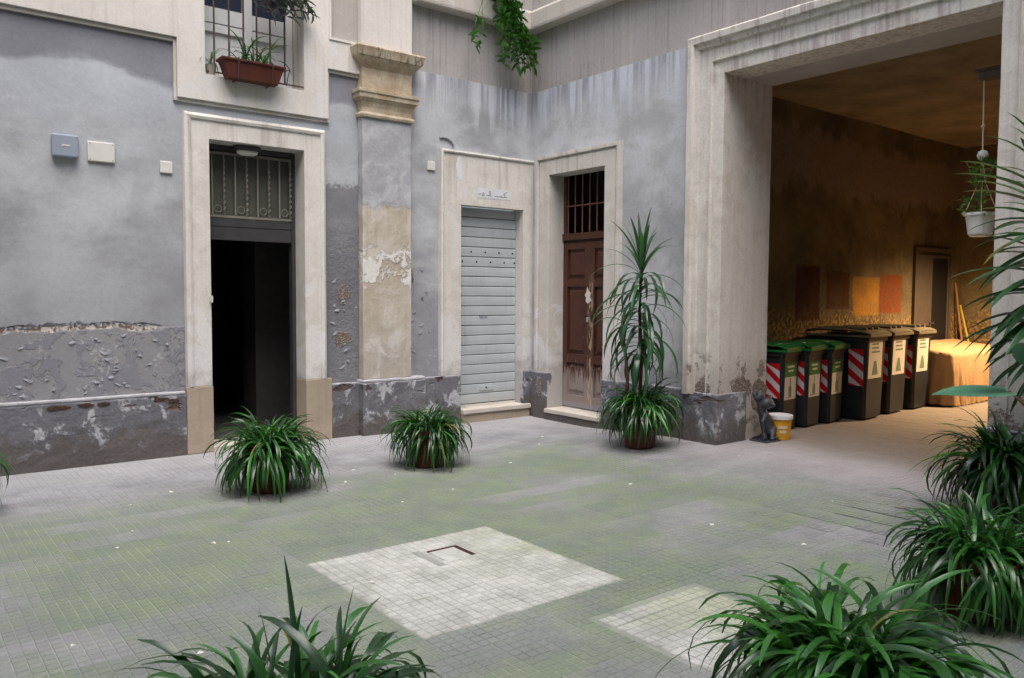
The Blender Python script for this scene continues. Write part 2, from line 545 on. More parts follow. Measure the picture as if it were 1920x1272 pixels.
MT['leaf_purple'] = mat_leaf('purple_vine_leaf', (58, 54, 74), (104, 92, 122))
MT['stem'] = simple('brown_stem', lin(92, 66, 52), 0.8, 0.2, var=0.25, scale=30)
MT['gstem'] = simple('green_stem', lin(96, 122, 60), 0.7, 0.3, var=0.2, scale=30)
MT['terra'] = simple('terracotta', lin(90, 52, 40), 0.8, 0.2, var=0.2, scale=8, bump=0.004)
MT['terra_dark'] = simple('dark_terracotta_plastic', lin(78, 38, 29), 0.55, 0.3, var=0.15, scale=8)
MT['soil'] = simple('potting_soil', lin(52, 42, 34), 0.95, 0.1, var=0.3, scale=40, bump=0.01)
MT['door'] = mat_door('worn_brown_paint')
MT['shutter'] = mat_shutter('pale_blue_grey_steel')
MT['dark'] = simple('dark_steel', lin(58, 58, 60), 0.55, 0.35, var=0.15)
MT['grille'] = simple('grey_painted_iron', lin(150, 146, 136), 0.6, 0.3, var=0.15)
MT['transom'] = simple('dim_grey_iron', lin(118, 114, 106), 0.6, 0.3, var=0.15)
MT['curtain'] = simple('dim_curtain', lin(84, 84, 76), 0.9, 0.1)
MT['flake'] = simple('lifted_plaster_coat', lin(142, 144, 152), 0.9, 0.1, var=0.2, scale=14)
def mat_rubble(name):
    g = G(name, 0.95, 0.1)
    x, y, z = g.xyz()
    p = g.comb(x, y, z)
    v = g.voro(p, 62.0)
    n = g.noise(p, 30, 5)
    col = g.mix(g.st(v, 0.1, 0.55), lin(160, 150, 140), lin(116, 106, 100))
    col = g.vary(col, n, 0.8, 1.2)
    g.bump(n * 0.5 - v, 0.01, 1.0)
    return g.color(col)
MT['rubble'] = mat_rubble('exposed_rubble_mortar')
MT['hollow'] = simple('brown_hollow_render', lin(78, 62, 54), 0.95, 0.1, var=0.3, scale=40, bump=0.01)
MT['iron'] = simple('rusty_dark_iron', lin(72, 58, 54), 0.7, 0.3, var=0.25, scale=25)
MT['rust'] = simple('rusty_bars', lin(118, 84, 70), 0.8, 0.2, var=0.25, scale=25)
MT['black'] = simple('matt_black', lin(22, 22, 24), 0.7, 0.2)
MT['void'] = simple('unlit_room_wash', lin(84, 82, 80), 0.95, 0.05)
MT['wood_white'] = simple('white_window_paint', lin(196, 196, 196), 0.5, 0.3, var=0.06)
MT['plate'] = simple('white_plastic_plate', lin(204, 202, 198), 0.5, 0.3, var=0.05)
MT['box'] = simple('blue_grey_plastic', lin(140, 149, 163), 0.5, 0.3, var=0.05)
MT['bin'] = simple('charcoal_bin_plastic', lin(36, 39, 44), 0.45, 0.4, var=0.4, scale=5)
MT['binlid'] = simple('olive_grey_bin_lid', lin(112, 106, 90), 0.5, 0.35, var=0.12)
MT['binlid_green'] = simple('dark_green_bin_lid', lin(20, 104, 50), 0.35, 0.45, var=0.12)
MT['red'] = simple('red_reflective', lin(196, 24, 34), 0.4, 0.4, var=0.05)
MT['white'] = simple('white_reflective', lin(214, 214, 216), 0.45, 0.4, var=0.05)
MT['green_print'] = simple('green_print', lin(44, 116, 50), 0.5, 0.3, var=0.1)
MT['label'] = simple('label_paper', lin(206, 200, 190), 0.55, 0.3, var=0.05)
MT['ink'] = simple('grey_print', lin(112, 128, 116), 0.6, 0.2)
MT['ink_dark'] = simple('handwriting_ink', lin(128, 130, 140), 0.7, 0.2)
MT['paint_white'] = simple('whitewash_patch', lin(206, 207, 212), 0.85, 0.15, var=0.06)
MT['bucket'] = simple('yellow_bucket', lin(214, 158, 36), 0.4, 0.4, var=0.06)
MT['lidwhite'] = simple('white_bucket_lid', lin(214, 214, 216), 0.4, 0.4, var=0.05)
MT['statue'] = simple('dark_glazed_statue', lin(56, 60, 70), 0.3, 0.6, var=0.3, scale=30, bump=0.006)
MT['cloth'] = simple('tan_dust_sheet', lin(170, 140, 108), 0.9, 0.1, var=0.12, scale=5, bump=0.006)
MT['wood'] = simple('pale_wood_pole', lin(150, 112, 78), 0.7, 0.2, var=0.15)
MT['yellow_pole'] = simple('yellow_pole', lin(176, 160, 60), 0.5, 0.3)
MT['rope'] = simple('cotton_rope', lin(196, 176, 150), 0.9, 0.1)
MT['pot_white'] = simple('white_hanging_pot', lin(216, 214, 208), 0.4, 0.4, var=0.05)
MT['lampglass'] = simple('frosted_lamp_glass', lin(222, 222, 216), 0.3, 0.5, var=0.1)
MT['grey_door'] = simple('grey_brown_door', lin(78, 70, 64), 0.6, 0.2, var=0.1)
MT['upper'] = mat_cream('upper_wall_wash', (204, 196, 182))
MT['gap_dark'] = simple('gap_shade_dark', lin(62, 44, 42), 0.9, 0.1, var=0.2, scale=40)


def mat_glass(name):
    g = G(name, 0.05, 0.5)
    return g.color(lin(44, 52, 66))


MT['glass'] = mat_glass('dark_window_glass')


def mat_bulb(name):
    g = G(name)
    g.b.inputs['Emission Color'].default_value = (1.0, 0.62, 0.25, 1)
    g.b.inputs['Emission Strength'].default_value = 14
    return g.color((1, 0.8, 0.5, 1))


MT['bulb'] = mat_bulb('lit_bulb')


# ------------------------------------------------------------------ mesh helpers
def tag(o, label=None, cat=None, group=None, kind=None):
    if label: o['label'] = label
    if cat: o['category'] = cat
    if group: o['group'] = group
    if kind: o['kind'] = kind
    return o


def empty(name, loc, label, cat, group=None, rz=0.0):
    o = D.objects.new(name, None)
    o.empty_display_size = 0.1
    COL.objects.link(o)
    o.location = loc
    o.rotation_euler = (0, 0, rz)
    return tag(o, label, cat, group)


class MB:
    def __init__(s): s.v, s.f = [], []

    def face(s, pts):
        b = len(s.v)
        s.v += [tuple(p) for p in pts]
        s.f.append(list(range(b, b + len(pts))))
        return s

    def box(s, x0, x1, y0, y1, z0, z1):
        b = len(s.v)
        s.v += [(x, y, z) for z in (z0, z1) for y in (y0, y1) for x in (x0, x1)]
        s.f += [[b + i for i in q] for q in ((0, 2, 3, 1), (4, 5, 7, 6), (0, 1, 5, 4), (2, 6, 7, 3), (0, 4, 6, 2), (1, 3, 7, 5))]
        return s

    def rings(s, rings, closed=True, cap=(True, True)):
        """loft between vertex rings of equal length"""
        b = len(s.v)
        n = len(rings[0])
        for r in rings: s.v += [tuple(p) for p in r]
        m = n if closed else n - 1
        for i in range(len(rings) - 1):
            for j in range(m):
                k = (j + 1) % n
                s.f.append([b + i * n + j, b + i * n + k, b + (i + 1) * n + k, b + (i + 1) * n + j])
        if cap[0]: s.f.append([b + j for j in range(n)][::-1])
        if cap[1]: s.f.append([b + (len(rings) - 1) * n + j for j in range(n)])
        return s

    def tube(s, pts, r, n=8, r1=None):
        pts = [Vector(p) for p in pts]
        rr = []
        for i, p in enumerate(pts):
            t = (pts[min(i + 1, len(pts) - 1)] - pts[max(i - 1, 0)]).normalized()
            a = t.orthogonal().normalized() if i == 0 else (rr[-1][1] - t * rr[-1][1].dot(t)).normalized()
            w = r if r1 is None else r + (r1 - r) * i / (len(pts) - 1)
            rr.append((p, a, t.cross(a), w))
        s.rings([[p + (a * math.cos(k * 2 * math.pi / n) + c * math.sin(k * 2 * math.pi / n)) * w for k in range(n)] for p, a, c, w in rr])
        return s

    def lathe(s, prof, n=24, c=(0, 0, 0)):
        s.rings([[(c[0] + r * math.cos(2 * math.pi * k / n), c[1] + r * math.sin(2 * math.pi * k / n), c[2] + z) for k in range(n)] for r, z in prof])
        return s

    def mesh(s, name, mat, smooth=False, fix=True):
        me = D.meshes.new(name)
        me.from_pydata(s.v, [], s.f)
        if fix:
            bm = bmesh.new()
            bm.from_mesh(me)
            bmesh.ops.remove_doubles(bm, verts=bm.verts, dist=0.0001)
            bmesh.ops.recalc_face_normals(bm, faces=bm.faces)
            bm.to_mesh(me)
            bm.free()
        if smooth:
            for p in me.polygons: p.use_smooth = True
        me.materials.append(MT[mat])
        return me

    def build(s, name, mat, parent=None, smooth=False, bevel=0.0, fix=True, rel=None):
        me = s.mesh(name, mat, smooth, fix)
        o = D.objects.new(name, me)
        COL.objects.link(o)
        if parent: o.parent = parent
        if bevel:
            m = o.modifiers.new('bevel', 'BEVEL')
            m.width = bevel
            m.segments = 2
            m.limit_method = 'ANGLE'
        return o


def wallmap(wing):
    if wing == 0: return lambda u, z, d: (u, -d, z)
    return lambda u, z, d: (-d, u, z)


def panel(us, zs, holes, front, back, wing):
    """wall slab from d=back to d=front on a grid, leaving out the holes (u0,u1,z0,z1)"""
    w = wallmap(wing)
    us = sorted(set(us) | {h[0] for h in holes} | {h[1] for h in holes})
    zs = sorted(set(zs) | {h[2] for h in holes} | {h[3] for h in holes})

    def solid(i, j):
        if i < 0 or j < 0 or i >= len(us) - 1 or j >= len(zs) - 1: return False
        cu, cz = (us[i] + us[i + 1]) / 2, (zs[j] + zs[j + 1]) / 2
        return not any(h[0] < cu < h[1] and h[2] < cz < h[3] for h in holes)
    m = MB()
    for i in range(len(us) - 1):
        for j in range(len(zs) - 1):
            if not solid(i, j): continue
            a, b, c, d = us[i], us[i + 1], zs[j], zs[j + 1]
            for dd in (front, back):
                m.face([w(a, c, dd), w(b, c, dd), w(b, d, dd), w(a, d, dd)])
            for ok, p, q in ((solid(i - 1, j), (a, c), (a, d)), (solid(i + 1, j), (b, c), (b, d)), (solid(i, j - 1), (a, c), (b, c)), (solid(i, j + 1), (a, d), (b, d))):
                if not ok: m.face([w(*p, front), w(*q, front), w(*q, back), w(*p, back)])
    return m


def sweep(path, prof, wing, closed=False):
    """sweep a profile [(w outward, d proud)] along a mitred path of (u,z) points; outward is to the left of travel"""
    w = wallmap(wing)
    n = len(path)
    offs = []
    for i in range(n):
        a = Vector(path[i]) - Vector(path[i - 1]) if i > 0 else None
        b = Vector(path[i + 1]) - Vector(path[i]) if i < n - 1 else None
        na = Vector((-a.y, a.x)).normalized() if a else None
        nb = Vector((-b.y, b.x)).normalized() if b else None
        if na is None: offs.append(nb)
        elif nb is None: offs.append(na)
        else:
            mm = (na + nb)
            offs.append(mm * (2 / mm.dot(mm)) if mm.dot(mm) > 1e-6 else na)
    rings = [[w(path[i][0] + offs[i].x * pw, path[i][1] + offs[i].y * pw, pd) for pw, pd in prof] for i in range(n)]
    return MB().rings(rings, closed=True)


def roughen(o, cut=0.07, amp=0.006, seed=0.0):
    """break the straight edges of old masonry"""
    bm = bmesh.new()
    bm.from_mesh(o.data)
    for _ in range(5):
        es = [e for e in bm.edges if e.calc_length() > cut * 1.6]
        if not es: break
        bmesh.ops.subdivide_edges(bm, edges=es, cuts=1, use_grid_fill=True)
    for v in bm.verts:
        q = v.co * 9 + Vector((seed, seed * 2, 0))
        n1 = mnoise.noise_vector(q) + mnoise.noise_vector(q * 2.7) * 0.5
        v.co += n1 * amp
    bmesh.ops.triangulate(bm, faces=[f for f in bm.faces if len(f.verts) > 4])
    bm.to_mesh(o.data)
    bm.free()
    return o


def S(t):
    t = max(0.0, min(1.0, t))
    return t * t * (3 - 2 * t)


def gz(x, y):
    """the paving rises a few centimetres towards the gateway"""
    return 0.06 * S((x + 1.8) / 1.8) * S((-y - 0.9) / 1.6)


# ------------------------------------------------------------------ ground
T = 0.2036
PADS = 4
GX0, GY0 = -4.5, -4.75


def in_pale(x, y):
    return (-4.5 < x < -3.28 and -4.75 < y < -3.528) or (-3.766 < x < -3.054 and -5.77 < y < -5.036)


gm = MB()
xs = [-14, -8] + [-7.4 + i * 0.2 for i in range(75)] + [9]
ys = [-14, -9] + [-8.6 + i * 0.2 for i in range(45)] + [1]
base = {}
for j, yy in enumerate(ys):
    for i, xx in enumerate(xs):
        base[(i, j)] = len(gm.v)
        gm.v.append((xx, yy, gz(xx, yy) - 0.0026))
for j in range(len(ys) - 1):
    for i in range(len(xs) - 1):
        gm.f.append([base[(i, j)], base[(i + 1, j)], base[(i + 1, j + 1)], base[(i, j + 1)]])
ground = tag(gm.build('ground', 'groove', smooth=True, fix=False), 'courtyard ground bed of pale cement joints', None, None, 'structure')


def pad_quads(m, cx, cy, z, half, h=0.0028, sl=0.0022):
    a, b = half, half - sl
    lo = [(cx - a, cy - a, z - h), (cx + a, cy - a, z - h), (cx + a, cy + a, z - h), (cx - a, cy + a, z - h)]
    hi = [(cx - b, cy - b, z), (cx + b, cy - b, z), (cx + b, cy + b, z), (cx - b, cy + b, z)]
    i0 = len(m.v)
    m.v += lo + hi
    m.f += [[i0 + 4, i0 + 5, i0 + 6, i0 + 7]] + [[i0 + k, i0 + (k + 1) % 4, i0 + 4 + (k + 1) % 4, i0 + 4 + k] for k in range(4)]


def tile_mesh(name, mat, tilt):
    m = MB()
    P_ = T / PADS
    for i in range(PADS):
        for j in range(PADS):
            cx, cy = (i - 1.5) * P_, (j - 1.5) * P_
            e = 0.0240 - (0.0008 if i in (0, 3) or j in (0, 3) else 0)
            pad_quads(m, cx, cy, tilt[0] * cx + tilt[1] * cy, e)
    return m.mesh(name, mat, fix=False)


tilts = [(random.uniform(-.006, .006), random.uniform(-.006, .006)) for _ in range(6)]
TM = [tile_mesh('paving_tile', 'ground', t) for t in tilts]
TMP = [tile_mesh('pale_paving_tile', 'pale', t) for t in tilts]
cells = []
i0, i1 = int(math.floor((-7.3 - GX0) / T)), int(math.ceil((6.9 - GX0) / T))
j0, j1 = int(math.floor((-7.3 - GY0) / T)), int(math.ceil((0 - GY0) / T))
for i in range(i0, i1):
    for j in range(j0, j1):
        x, y = GX0 + (i + .5) * T, GY0 + (j + .5) * T
        if x > -0.02 and not (-6.2 < y < -2.0): continue
        if y > -0.02: continue
        v = Vector((x, y, 0)) - CAM
        d = v.dot(_f)
        px = 960 + 1509 * v.dot(_r) / d if d > 0.3 else -9999
        py = 636 - 1509 * v.dot(_u) / d if d > 0.3 else 9999
        vis = d > 0.3 and -40 < px < 1960 and py < 1310
        cells.append((not vis, d, x, y))
cells.sort()
rest = MB()
count = 0
paleroot = None
for nv, d, x, y in cells:
    # tiles under the two pale squares are laid separately below
    if (-4.5 < x < -3.28 and -4.75 < y < -3.528): continue
    if (-3.766 - T * .5 < x < -3.054 + T * .5 and -5.77 - T * .5 < y < -5.036 + T * .5):
        P_ = T / PADS
        for a in range(PADS):
            for b in range(PADS):
                cx, cy = x + (a - 1.5) * P_, y + (b - 1.5) * P_
                if not (-3.766 - .02 < cx < -3.054 + .02 and -5.77 - .02 < cy < -5.036 + .02):
                    pad_quads(rest, cx, cy, gz(cx, cy), 0.0232)
        continue
    zj = random.uniform(-0.0008, 0.0008)
    if count < 300 and not nv:
        o = D.objects.new('paving_tile', random.choice(TM))
        COL.objects.link(o)
        o.location = (x, y, gz(x, y) + zj)
        o.parent = ground
        count += 1
    else:
        P_ = T / PADS
        tl = random.choice(tilts)
        for a in range(PADS):
            for b in range(PADS):
                ox, oy = (a - 1.5) * P_, (b - 1.5) * P_
                pad_quads(rest, x + ox, y + oy, gz(x + ox, y + oy) + zj + tl[0] * ox + tl[1] * oy, 0.0240 - (0.0008 if a in (0, 3) or b in (0, 3) else 0))
tag(rest.build('paving_field', 'ground', ground, fix=False), None, None, None, 'stuff')


def pale_square(x0, y0, nx, ny, label):
    root = MB().face([(x0, y0, -0.0020), (x0 + nx * T, y0, -0.0020), (x0 + nx * T, y0 + ny * T, -0.0020), (x0, y0 + ny * T, -0.0020)]).build('pale_paving', 'palegroove')
    tag(root, label, None, None, 'structure')
    for i in range(int(nx)):
        for j in range(int(ny)):
            cx, cy = x0 + (i + .5) * T, y0 + (j + .5) * T
            if label.startswith('large') and -3.93 < cx < -3.66 and -3.99 < cy < -3.74: continue
            o = D.objects.new('paving_tile', random.choice(TMP))
            COL.objects.link(o)
            o.parent = root
            o.location = (cx, cy, random.uniform(-.0005, .001))
    return root


pale_square(-4.5, -4.75, 6, 6, 'large pale square of cement tiles set in the green-grey paving')
pr = pale_square(-3.766, -5.036 - 3 * T - 0.12, 3, 3, 'small pale square of mossy tiles beside the large one')
ex = MB()
P_ = T / PADS
for a in range(14):
    for b in range(2):
        pad_quads(ex, -3.766 + (a + .5) * P_, -5.036 - .06 + (b - .5) * P_, 0, 0.0232)
for b in range(12):
    for a in range(2):
        pad_quads(ex, -3.766 + 3 * T + (a + .5) * P_, -5.036 - .12 - (b + .5) * P_, 0, 0.0232)
tag(ex.build('edge_pads', 'pale', pr, fix=False), None, None, None, 'stuff')

# little inspection lid in the large pale square
lid = empty('inspection_lid', (-3.76, -3.86, -0.0015), 'small square cement lid with dark strips standing for its open gap in the large pale square', 'lid')
MB().box(-0.10, 0.07, -0.11, 0.09, 0, 0.0036).build('cement_slab', 'pale', lid, bevel=0.001)
MB().box(-0.10, 0.105, 0.092, 0.117, 0, 0.0022).build('gap', 'gap_dark', lid)  # solid dark strips stand in for the shade down the open gap
MB().box(0.073, 0.105, -0.09, 0.0915, 0, 0.0022).build('gap', 'gap_dark', lid)
MB().box(-0.175, -0.135, -0.14, 0.15, 0, 0.003).build('mortar_strip', 'groove', lid)

# ------------------------------------------------------------------ long wing (wall along x, faces -y)
WH = 13.0
wa = empty('building_wing', (0, 0, 0), 'long grey plastered wing with dark doorway, pilaster and roller shutter', 'building')
D1 = (-3.868, -2.945, 0.0, 2.89)       # dark doorway
D2 = (-1.06, -0.15, 0.13, 2.505)       # shutter
WN = (-3.90, -2.937, 3.47, 5.1)        # mezzanine window
panel([-9.0, 0.0], [0, WH], [(D1[0] - .03, D1[1] + .03, 0, D1[3] + .03), (-1.09, -0.05, 0.0, 2.53), (WN[0] - .0, WN[1] + .0, WN[2], WN[3])], 0.0, -0.30, 0).build('plaster_wall', 'plaster_a', wa)

# cream upper facing, proud of the plaster
cr = panel([-9.0, -4.14, -2.69, -2.30], [3.23, 3.75, WH], [(WN[0] + .006, WN[1] - .006, WN[2], WN[3]), (-9.0, -4.14, 3.23, 3.75), (-2.69, -2.30, 3.23, 3.73), (-2.655, -2.335, 4.04, 5.4), (-4.55 - 1.6, -4.33, 4.17, 5.2)], 0.055, -0.002, 0)
cr.build('upper_facing', 'cream', wa, bevel=0.004)
MB().box(-2.655, -2.335, -0.012, -0.001, 4.04, 5.4).build('inset_panel', 'inset', wa)
MB().box(-6.15, -4.33, -0.012, -0.001, 4.17, 5.2).build('inset_panel', 'inset', wa)
sweep([(-2.335, 5.4), (-2.335, 4.04), (-2.655, 4.04), (-2.655, 5.4)][::-1], [(0, 0.056), (0, 0.066), (-0.022, 0.066), (-0.022, 0.013), (-0.03, 0.013), (-0.03, 0.056)], 0).build('panel_moulding', 'cream', wa)
sweep([(-6.15, 5.2), (-6.15, 4.17), (-4.33, 4.17), (-4.33, 5.2)], [(0, 0.056), (0, 0.066), (0.022, 0.066), (0.022, 0.013), (0.03, 0.013), (0.03, 0.056)], 0).build('panel_moulding', 'cream', wa)
# fillet that steps down round the lower edge of the facing
for a in ((-9.0, -4.166, 3.715, 3.749), (-4.166, -4.141, 3.2, 3.749), (-4.141, -2.666, 3.2, 3.229), (-2.689, -2.666, 3.2295, 3.697), (-2.689, -2.302, 3.699, 3.729)):
    MB().box(a[0], a[1], -0.03, 0.0, a[2], a[3]).build('facing_fillet', 'cream_b', wa, bevel=0.004)

# doorway surround
prof = [(0, -0.2), (0, 0.045), (0.165, 0.045), (0.168, 0.06), (0.195, 0.068), (0.222, 0.05), (0.23, 0.0), (0.2, -0.005), (0.026, -0.005), (0.026, -0.2)]
su = sweep([(D1[0], 0.62), (D1[0], D1[3]), (D1[1], D1[3]), (D1[1], 0.62)], prof, 0).build('door_surround', 'stone', wa, bevel=0.003)
for u0, u1 in ((D1[0] - 0.236, D1[0] + 0.004), (D1[1] - 0.004, D1[1] + 0.276)):
    roughen(MB().box(u0, u1, -0.058, 0.2, 0.0, 0.618).build('foot_block', 'block', wa, bevel=0.005), 0.08, 0.003, u0)

# shutter surround
prof2 = [(0, -0.12), (0, 0.04), (0.235, 0.04), (0.24, 0.055), (0.272, 0.055), (0.276, 0.0), (0.2, -0.02)]
w0 = wallmap(0)
ss = MB()
ss.box(-1.338, -1.06, -0.04, 0.12, 0.55, 2.5)
ss.box(-0.15, -0.0, -0.04, 0.12, 0.0, 2.5)
ss.box(-1.338, -0.0, -0.04, 0.12, 2.5, 3.10)
ssur = ss.build('shutter_surround', 'stone', wa, bevel=0.004)
sweep([(-1.338, 0.56), (-1.338, 3.10), (-0.004, 3.10)], [(-0.035, 0.0), (-0.035, 0.055), (-0.02, 0.062), (0, 0.055), (0.004, 0.0)], 0).build('surround_bead', 'stone', wa)
MB().box(-0.845, -0.345, -0.0424, -0.0405, 2.598, 2.715).build('whitewash_patch', 'paint_white', ssur)
strokes = [[(-0.829, 2.639), (-0.808, 2.637), (-0.782, 2.642)],
           [(-0.768, 2.626), (-0.755, 2.655), (-0.747, 2.656), (-0.738, 2.628), (-0.764, 2.621)],
           [(-0.711, 2.634), (-0.685, 2.629), (-0.663, 2.631), (-0.665, 2.687)],
           [(-0.65, 2.687), (-0.647, 2.618)],
           [(-0.589, 2.626), (-0.528, 2.629), (-0.483, 2.628), (-0.406, 2.626)],
           [(-0.442, 2.627), (-0.438, 2.649), (-0.456, 2.662), (-0.401, 2.693)],
           [(-0.488, 2.627), (-0.485, 2.642)]]
for stt in strokes:
    hw = MB()
    for (a, b), (c, d_) in zip(stt, stt[1:]):
        t = Vector((c - a, d_ - b)).normalized() * 0.002
        n = Vector((-t.y, t.x)) * 2.2
        hw.face([w0(a - t.x + n.x, b - t.y + n.y, .0432), w0(c + t.x + n.x, d_ + t.y + n.y, .0432), w0(c + t.x - n.x, d_ + t.y - n.y, .0432), w0(a - t.x - n.x, b - t.y - n.y, .0432)])
    hw.build('pen_stroke', 'ink_dark', ssur)

# roller shutter: slats one by one
sh = MB().box(-1.058, -0.152, 0.135, 0.15, 0.17, 2.5).build('roller_shutter', 'dark', wa)
zz = 2.498
k = 0
NSL = 20
step = (2.495 - 0.185) / NSL
for k in range(NSL):
    z1 = 2.497 - k * step
    z0_ = z1 - step + 0.007
    u0, u1 = -1.055, -0.155
    # slat with a soft curved face
    ring = [(z0_, 0.130), (z0_, 0.112), (z0_ + 0.006, 0.106), ((z0_ + z1) / 2, 0.104), (z1 - 0.006, 0.106), (z1, 0.112), (z1, 0.130)]
    o = MB().rings([[(u0, dy, zz_) for zz_, dy in ring], [(u1, dy, zz_) for zz_, dy in ring]]).build('slat', 'shutter', sh)
    if k in (4, 5):
        for q in range(5):
            cu = min(u0 + 0.03 + q * 0.205 + (0.08 if k == 5 else 0.0), u1 - 0.02)
            zc = (z0_ + z1) / 2
            MB().rings([[(cu + 0.012 * math.cos(t * math.pi / 4), dy, zc + 0.012 * math.sin(t * math.pi / 4)) for t in range(8)] for dy in (0.1025, 0.112)]).build('vent_hole', 'black', sh)
lk = MB().box(-0.70, -0.49, 0.096, 0.108, 0.335, 0.395).build('lock_plate', 'shutter', sh, bevel=0.01)
MB().lathe([(0.011, 0), (0.011, 0.006)], 10).build('keyhole', 'black', sh)
D.objects['keyhole'].rotation_euler = (rad(90), 0, 0)
D.objects['keyhole'].location = (-0.6, 0.0955, 0.372)
MB().box(-0.70, -0.58, 0.100, 0.106, 1.205, 1.225).build('name_plate', 'box', sh)
MB().box(-1.056, -0.154, 0.10, 0.135, 0.16, 0.184).build('bottom_bar', 'plate', sh)
roughen(MB().box(-1.06, -0.06, -0.10, 0.13, 0.105, 0.158).build('door_sill', 'sill', wa, bevel=0.008), 0.08, 0.005)
roughen(MB().box(-1.06, -0.07, -0.075, 0.12, -0.01, 0.104).build('sill_base', 'block', wa), 0.1, 0.005)

# plinth of the long wing
for i, (u0, u1, pr_) in enumerate(((-9.0, -4.108, 0.055), (-2.668, -2.36, 0.055), (-1.60, -1.063, 0.05))):
    roughen(MB().box(u0, u1, -pr_, 0.01, -0.01, 0.558).build('plinth', 'plinth', wa, bevel=0.006), 0.07, 0.006, i * 3.1)
roughen(MB().box(-2.36, -1.60, -0.145, 0.01, -0.01, 0.55).build('plinth', 'plinth', wa, bevel=0.008), 0.07, 0.007, 8.8)
roughen(MB().box(-2.36, -1.60, -0.14, 0.01, 0.551, 0.585).build('plinth_ledge', 'ledge', wa, bevel=0.012), 0.05, 0.005, 9.8)
MB().box(-9.0, -4.112, -0.062, -0.0, 0.559, 0.585).build('plinth_ledge', 'ledge', wa, bevel=0.008)
roughen(D.objects['plinth_ledge.001'], 0.08, 0.004, 2.0)
roughen(MB().box(-0.149, 0.0, -0.06, 0.0, -0.01, 0.56).build('plinth', 'plinth', wa), 0.07, 0.005, 5.0)

# light strip of the next surround at the far end
sweep([(-5.82, 0.0), (-5.82, 2.9), (-6.8, 2.9), (-6.8, 0.0)][::-1], prof, 0).build('door_surround', 'stone', wa, bevel=0.003)
MB().box(-6.8, -5.82, -0.02, 0.05, 0, 2.9).build('door', 'door', wa)

# pilaster with capital
roughen(MB().box(-2.335, -1.755, -0.10, -0.001, 0.586, 3.31).build('pilaster', 'pilaster', wa, bevel=0.004), 0.09, 0.0035, 4.0)
MB().box(-2.345, -1.745, -0.105, -0.056, 4.0, WH).build('pilaster_upper_shaft', 'cream', wa, bevel=0.004)


def capital(x0, x1, d, prof_):
    rings = [[(x0 - p, 0.0, z), (x0 - p, -d - p, z), (x1 + p, -d - p, z), (x1 + p, 0.0, z)] for z, p in prof_]
    return MB().rings(rings, closed=True)


capital(-2.335, -1.755, 0.102, [(3.30, 0.0), (3.30, 0.022), (3.325, 0.03), (3.345, 0.022), (3.35, 0.004), (3.40, 0.006), (3.45, 0.02), (3.485, 0.045), (3.49, 0.055), (3.535, 0.058), (3.54, 0.07), (3.575, 0.072), (3.58, 0.004)]).build('capital_necking', 'capital', wa, bevel=0.003)
capital(-2.335, -1.755, 0.102, [(3.581, 0.002), (3.80, 0.004)]).build('capital_block', 'capital', wa)
capital(-2.335, -1.755, 0.102, [(3.801, 0.004), (3.815, 0.012), (3.85, 0.045), (3.895, 0.08), (3.90, 0.09), (3.955, 0.105), (3.985, 0.115), (4.0, 0.108), (4.0, 0.0)]).build('capital_cornice', 'capital', wa, bevel=0.004)

# string course, mitred round the inner corner
cp = [(4.60, 0.0), (4.602, 0.10), (4.615, 0.13), (4.64, 0.135), (4.80, 0.138), (4.83, 0.12), (4.84, 0.0)]
MB().rings([[(-1.69, -p, z) for z, p in cp], [(-p, -p, z) for z, p in cp]]).build('string_course', 'cream_b', wa)

# dark hallway behind the doorway
hall = MB()
hx0, hx1 = -4.6, -2.3
hall.face([(hx0, 4.2, 0.001), (hx1, 4.2, 0.001), (hx1, 0.3, 0.001), (hx0, 0.3, 0.001)])
hall.face([(hx0, 0.3, 3.1), (hx1, 0.3, 3.1), (hx1, 4.2, 3.1), (hx0, 4.2, 3.1)])
hall.face([(hx0, 0.3, 0), (hx0, 4.2, 0), (hx0, 4.2, 3.1), (hx0, 0.3, 3.1)])
hall.face([(hx1, 0.3, 0), (hx1, 4.2, 0), (hx1, 4.2, 3.1), (hx1, 0.3, 3.1)])
hall.face([(hx0, 4.2, 0), (hx1, 4.2, 0), (hx1, 4.2, 3.1), (hx0, 4.2, 3.1)])
hall.build('hallway', 'void', wa, fix=False)
MB().box(-2.95, -2.45, 1.3, 1.7, 0.0, 3.09).build('hallway_pier', 'void', wa)
MB().box(-3.75, -3.4, 2.6, 2.8, 0.0, 2.3).build('hallway_door', 'void', wa)
MB().box(-3.868, -2.945, -0.06, 0.30, -0.01, 0.05).build('door_step', 'sill', wa, bevel=0.006)
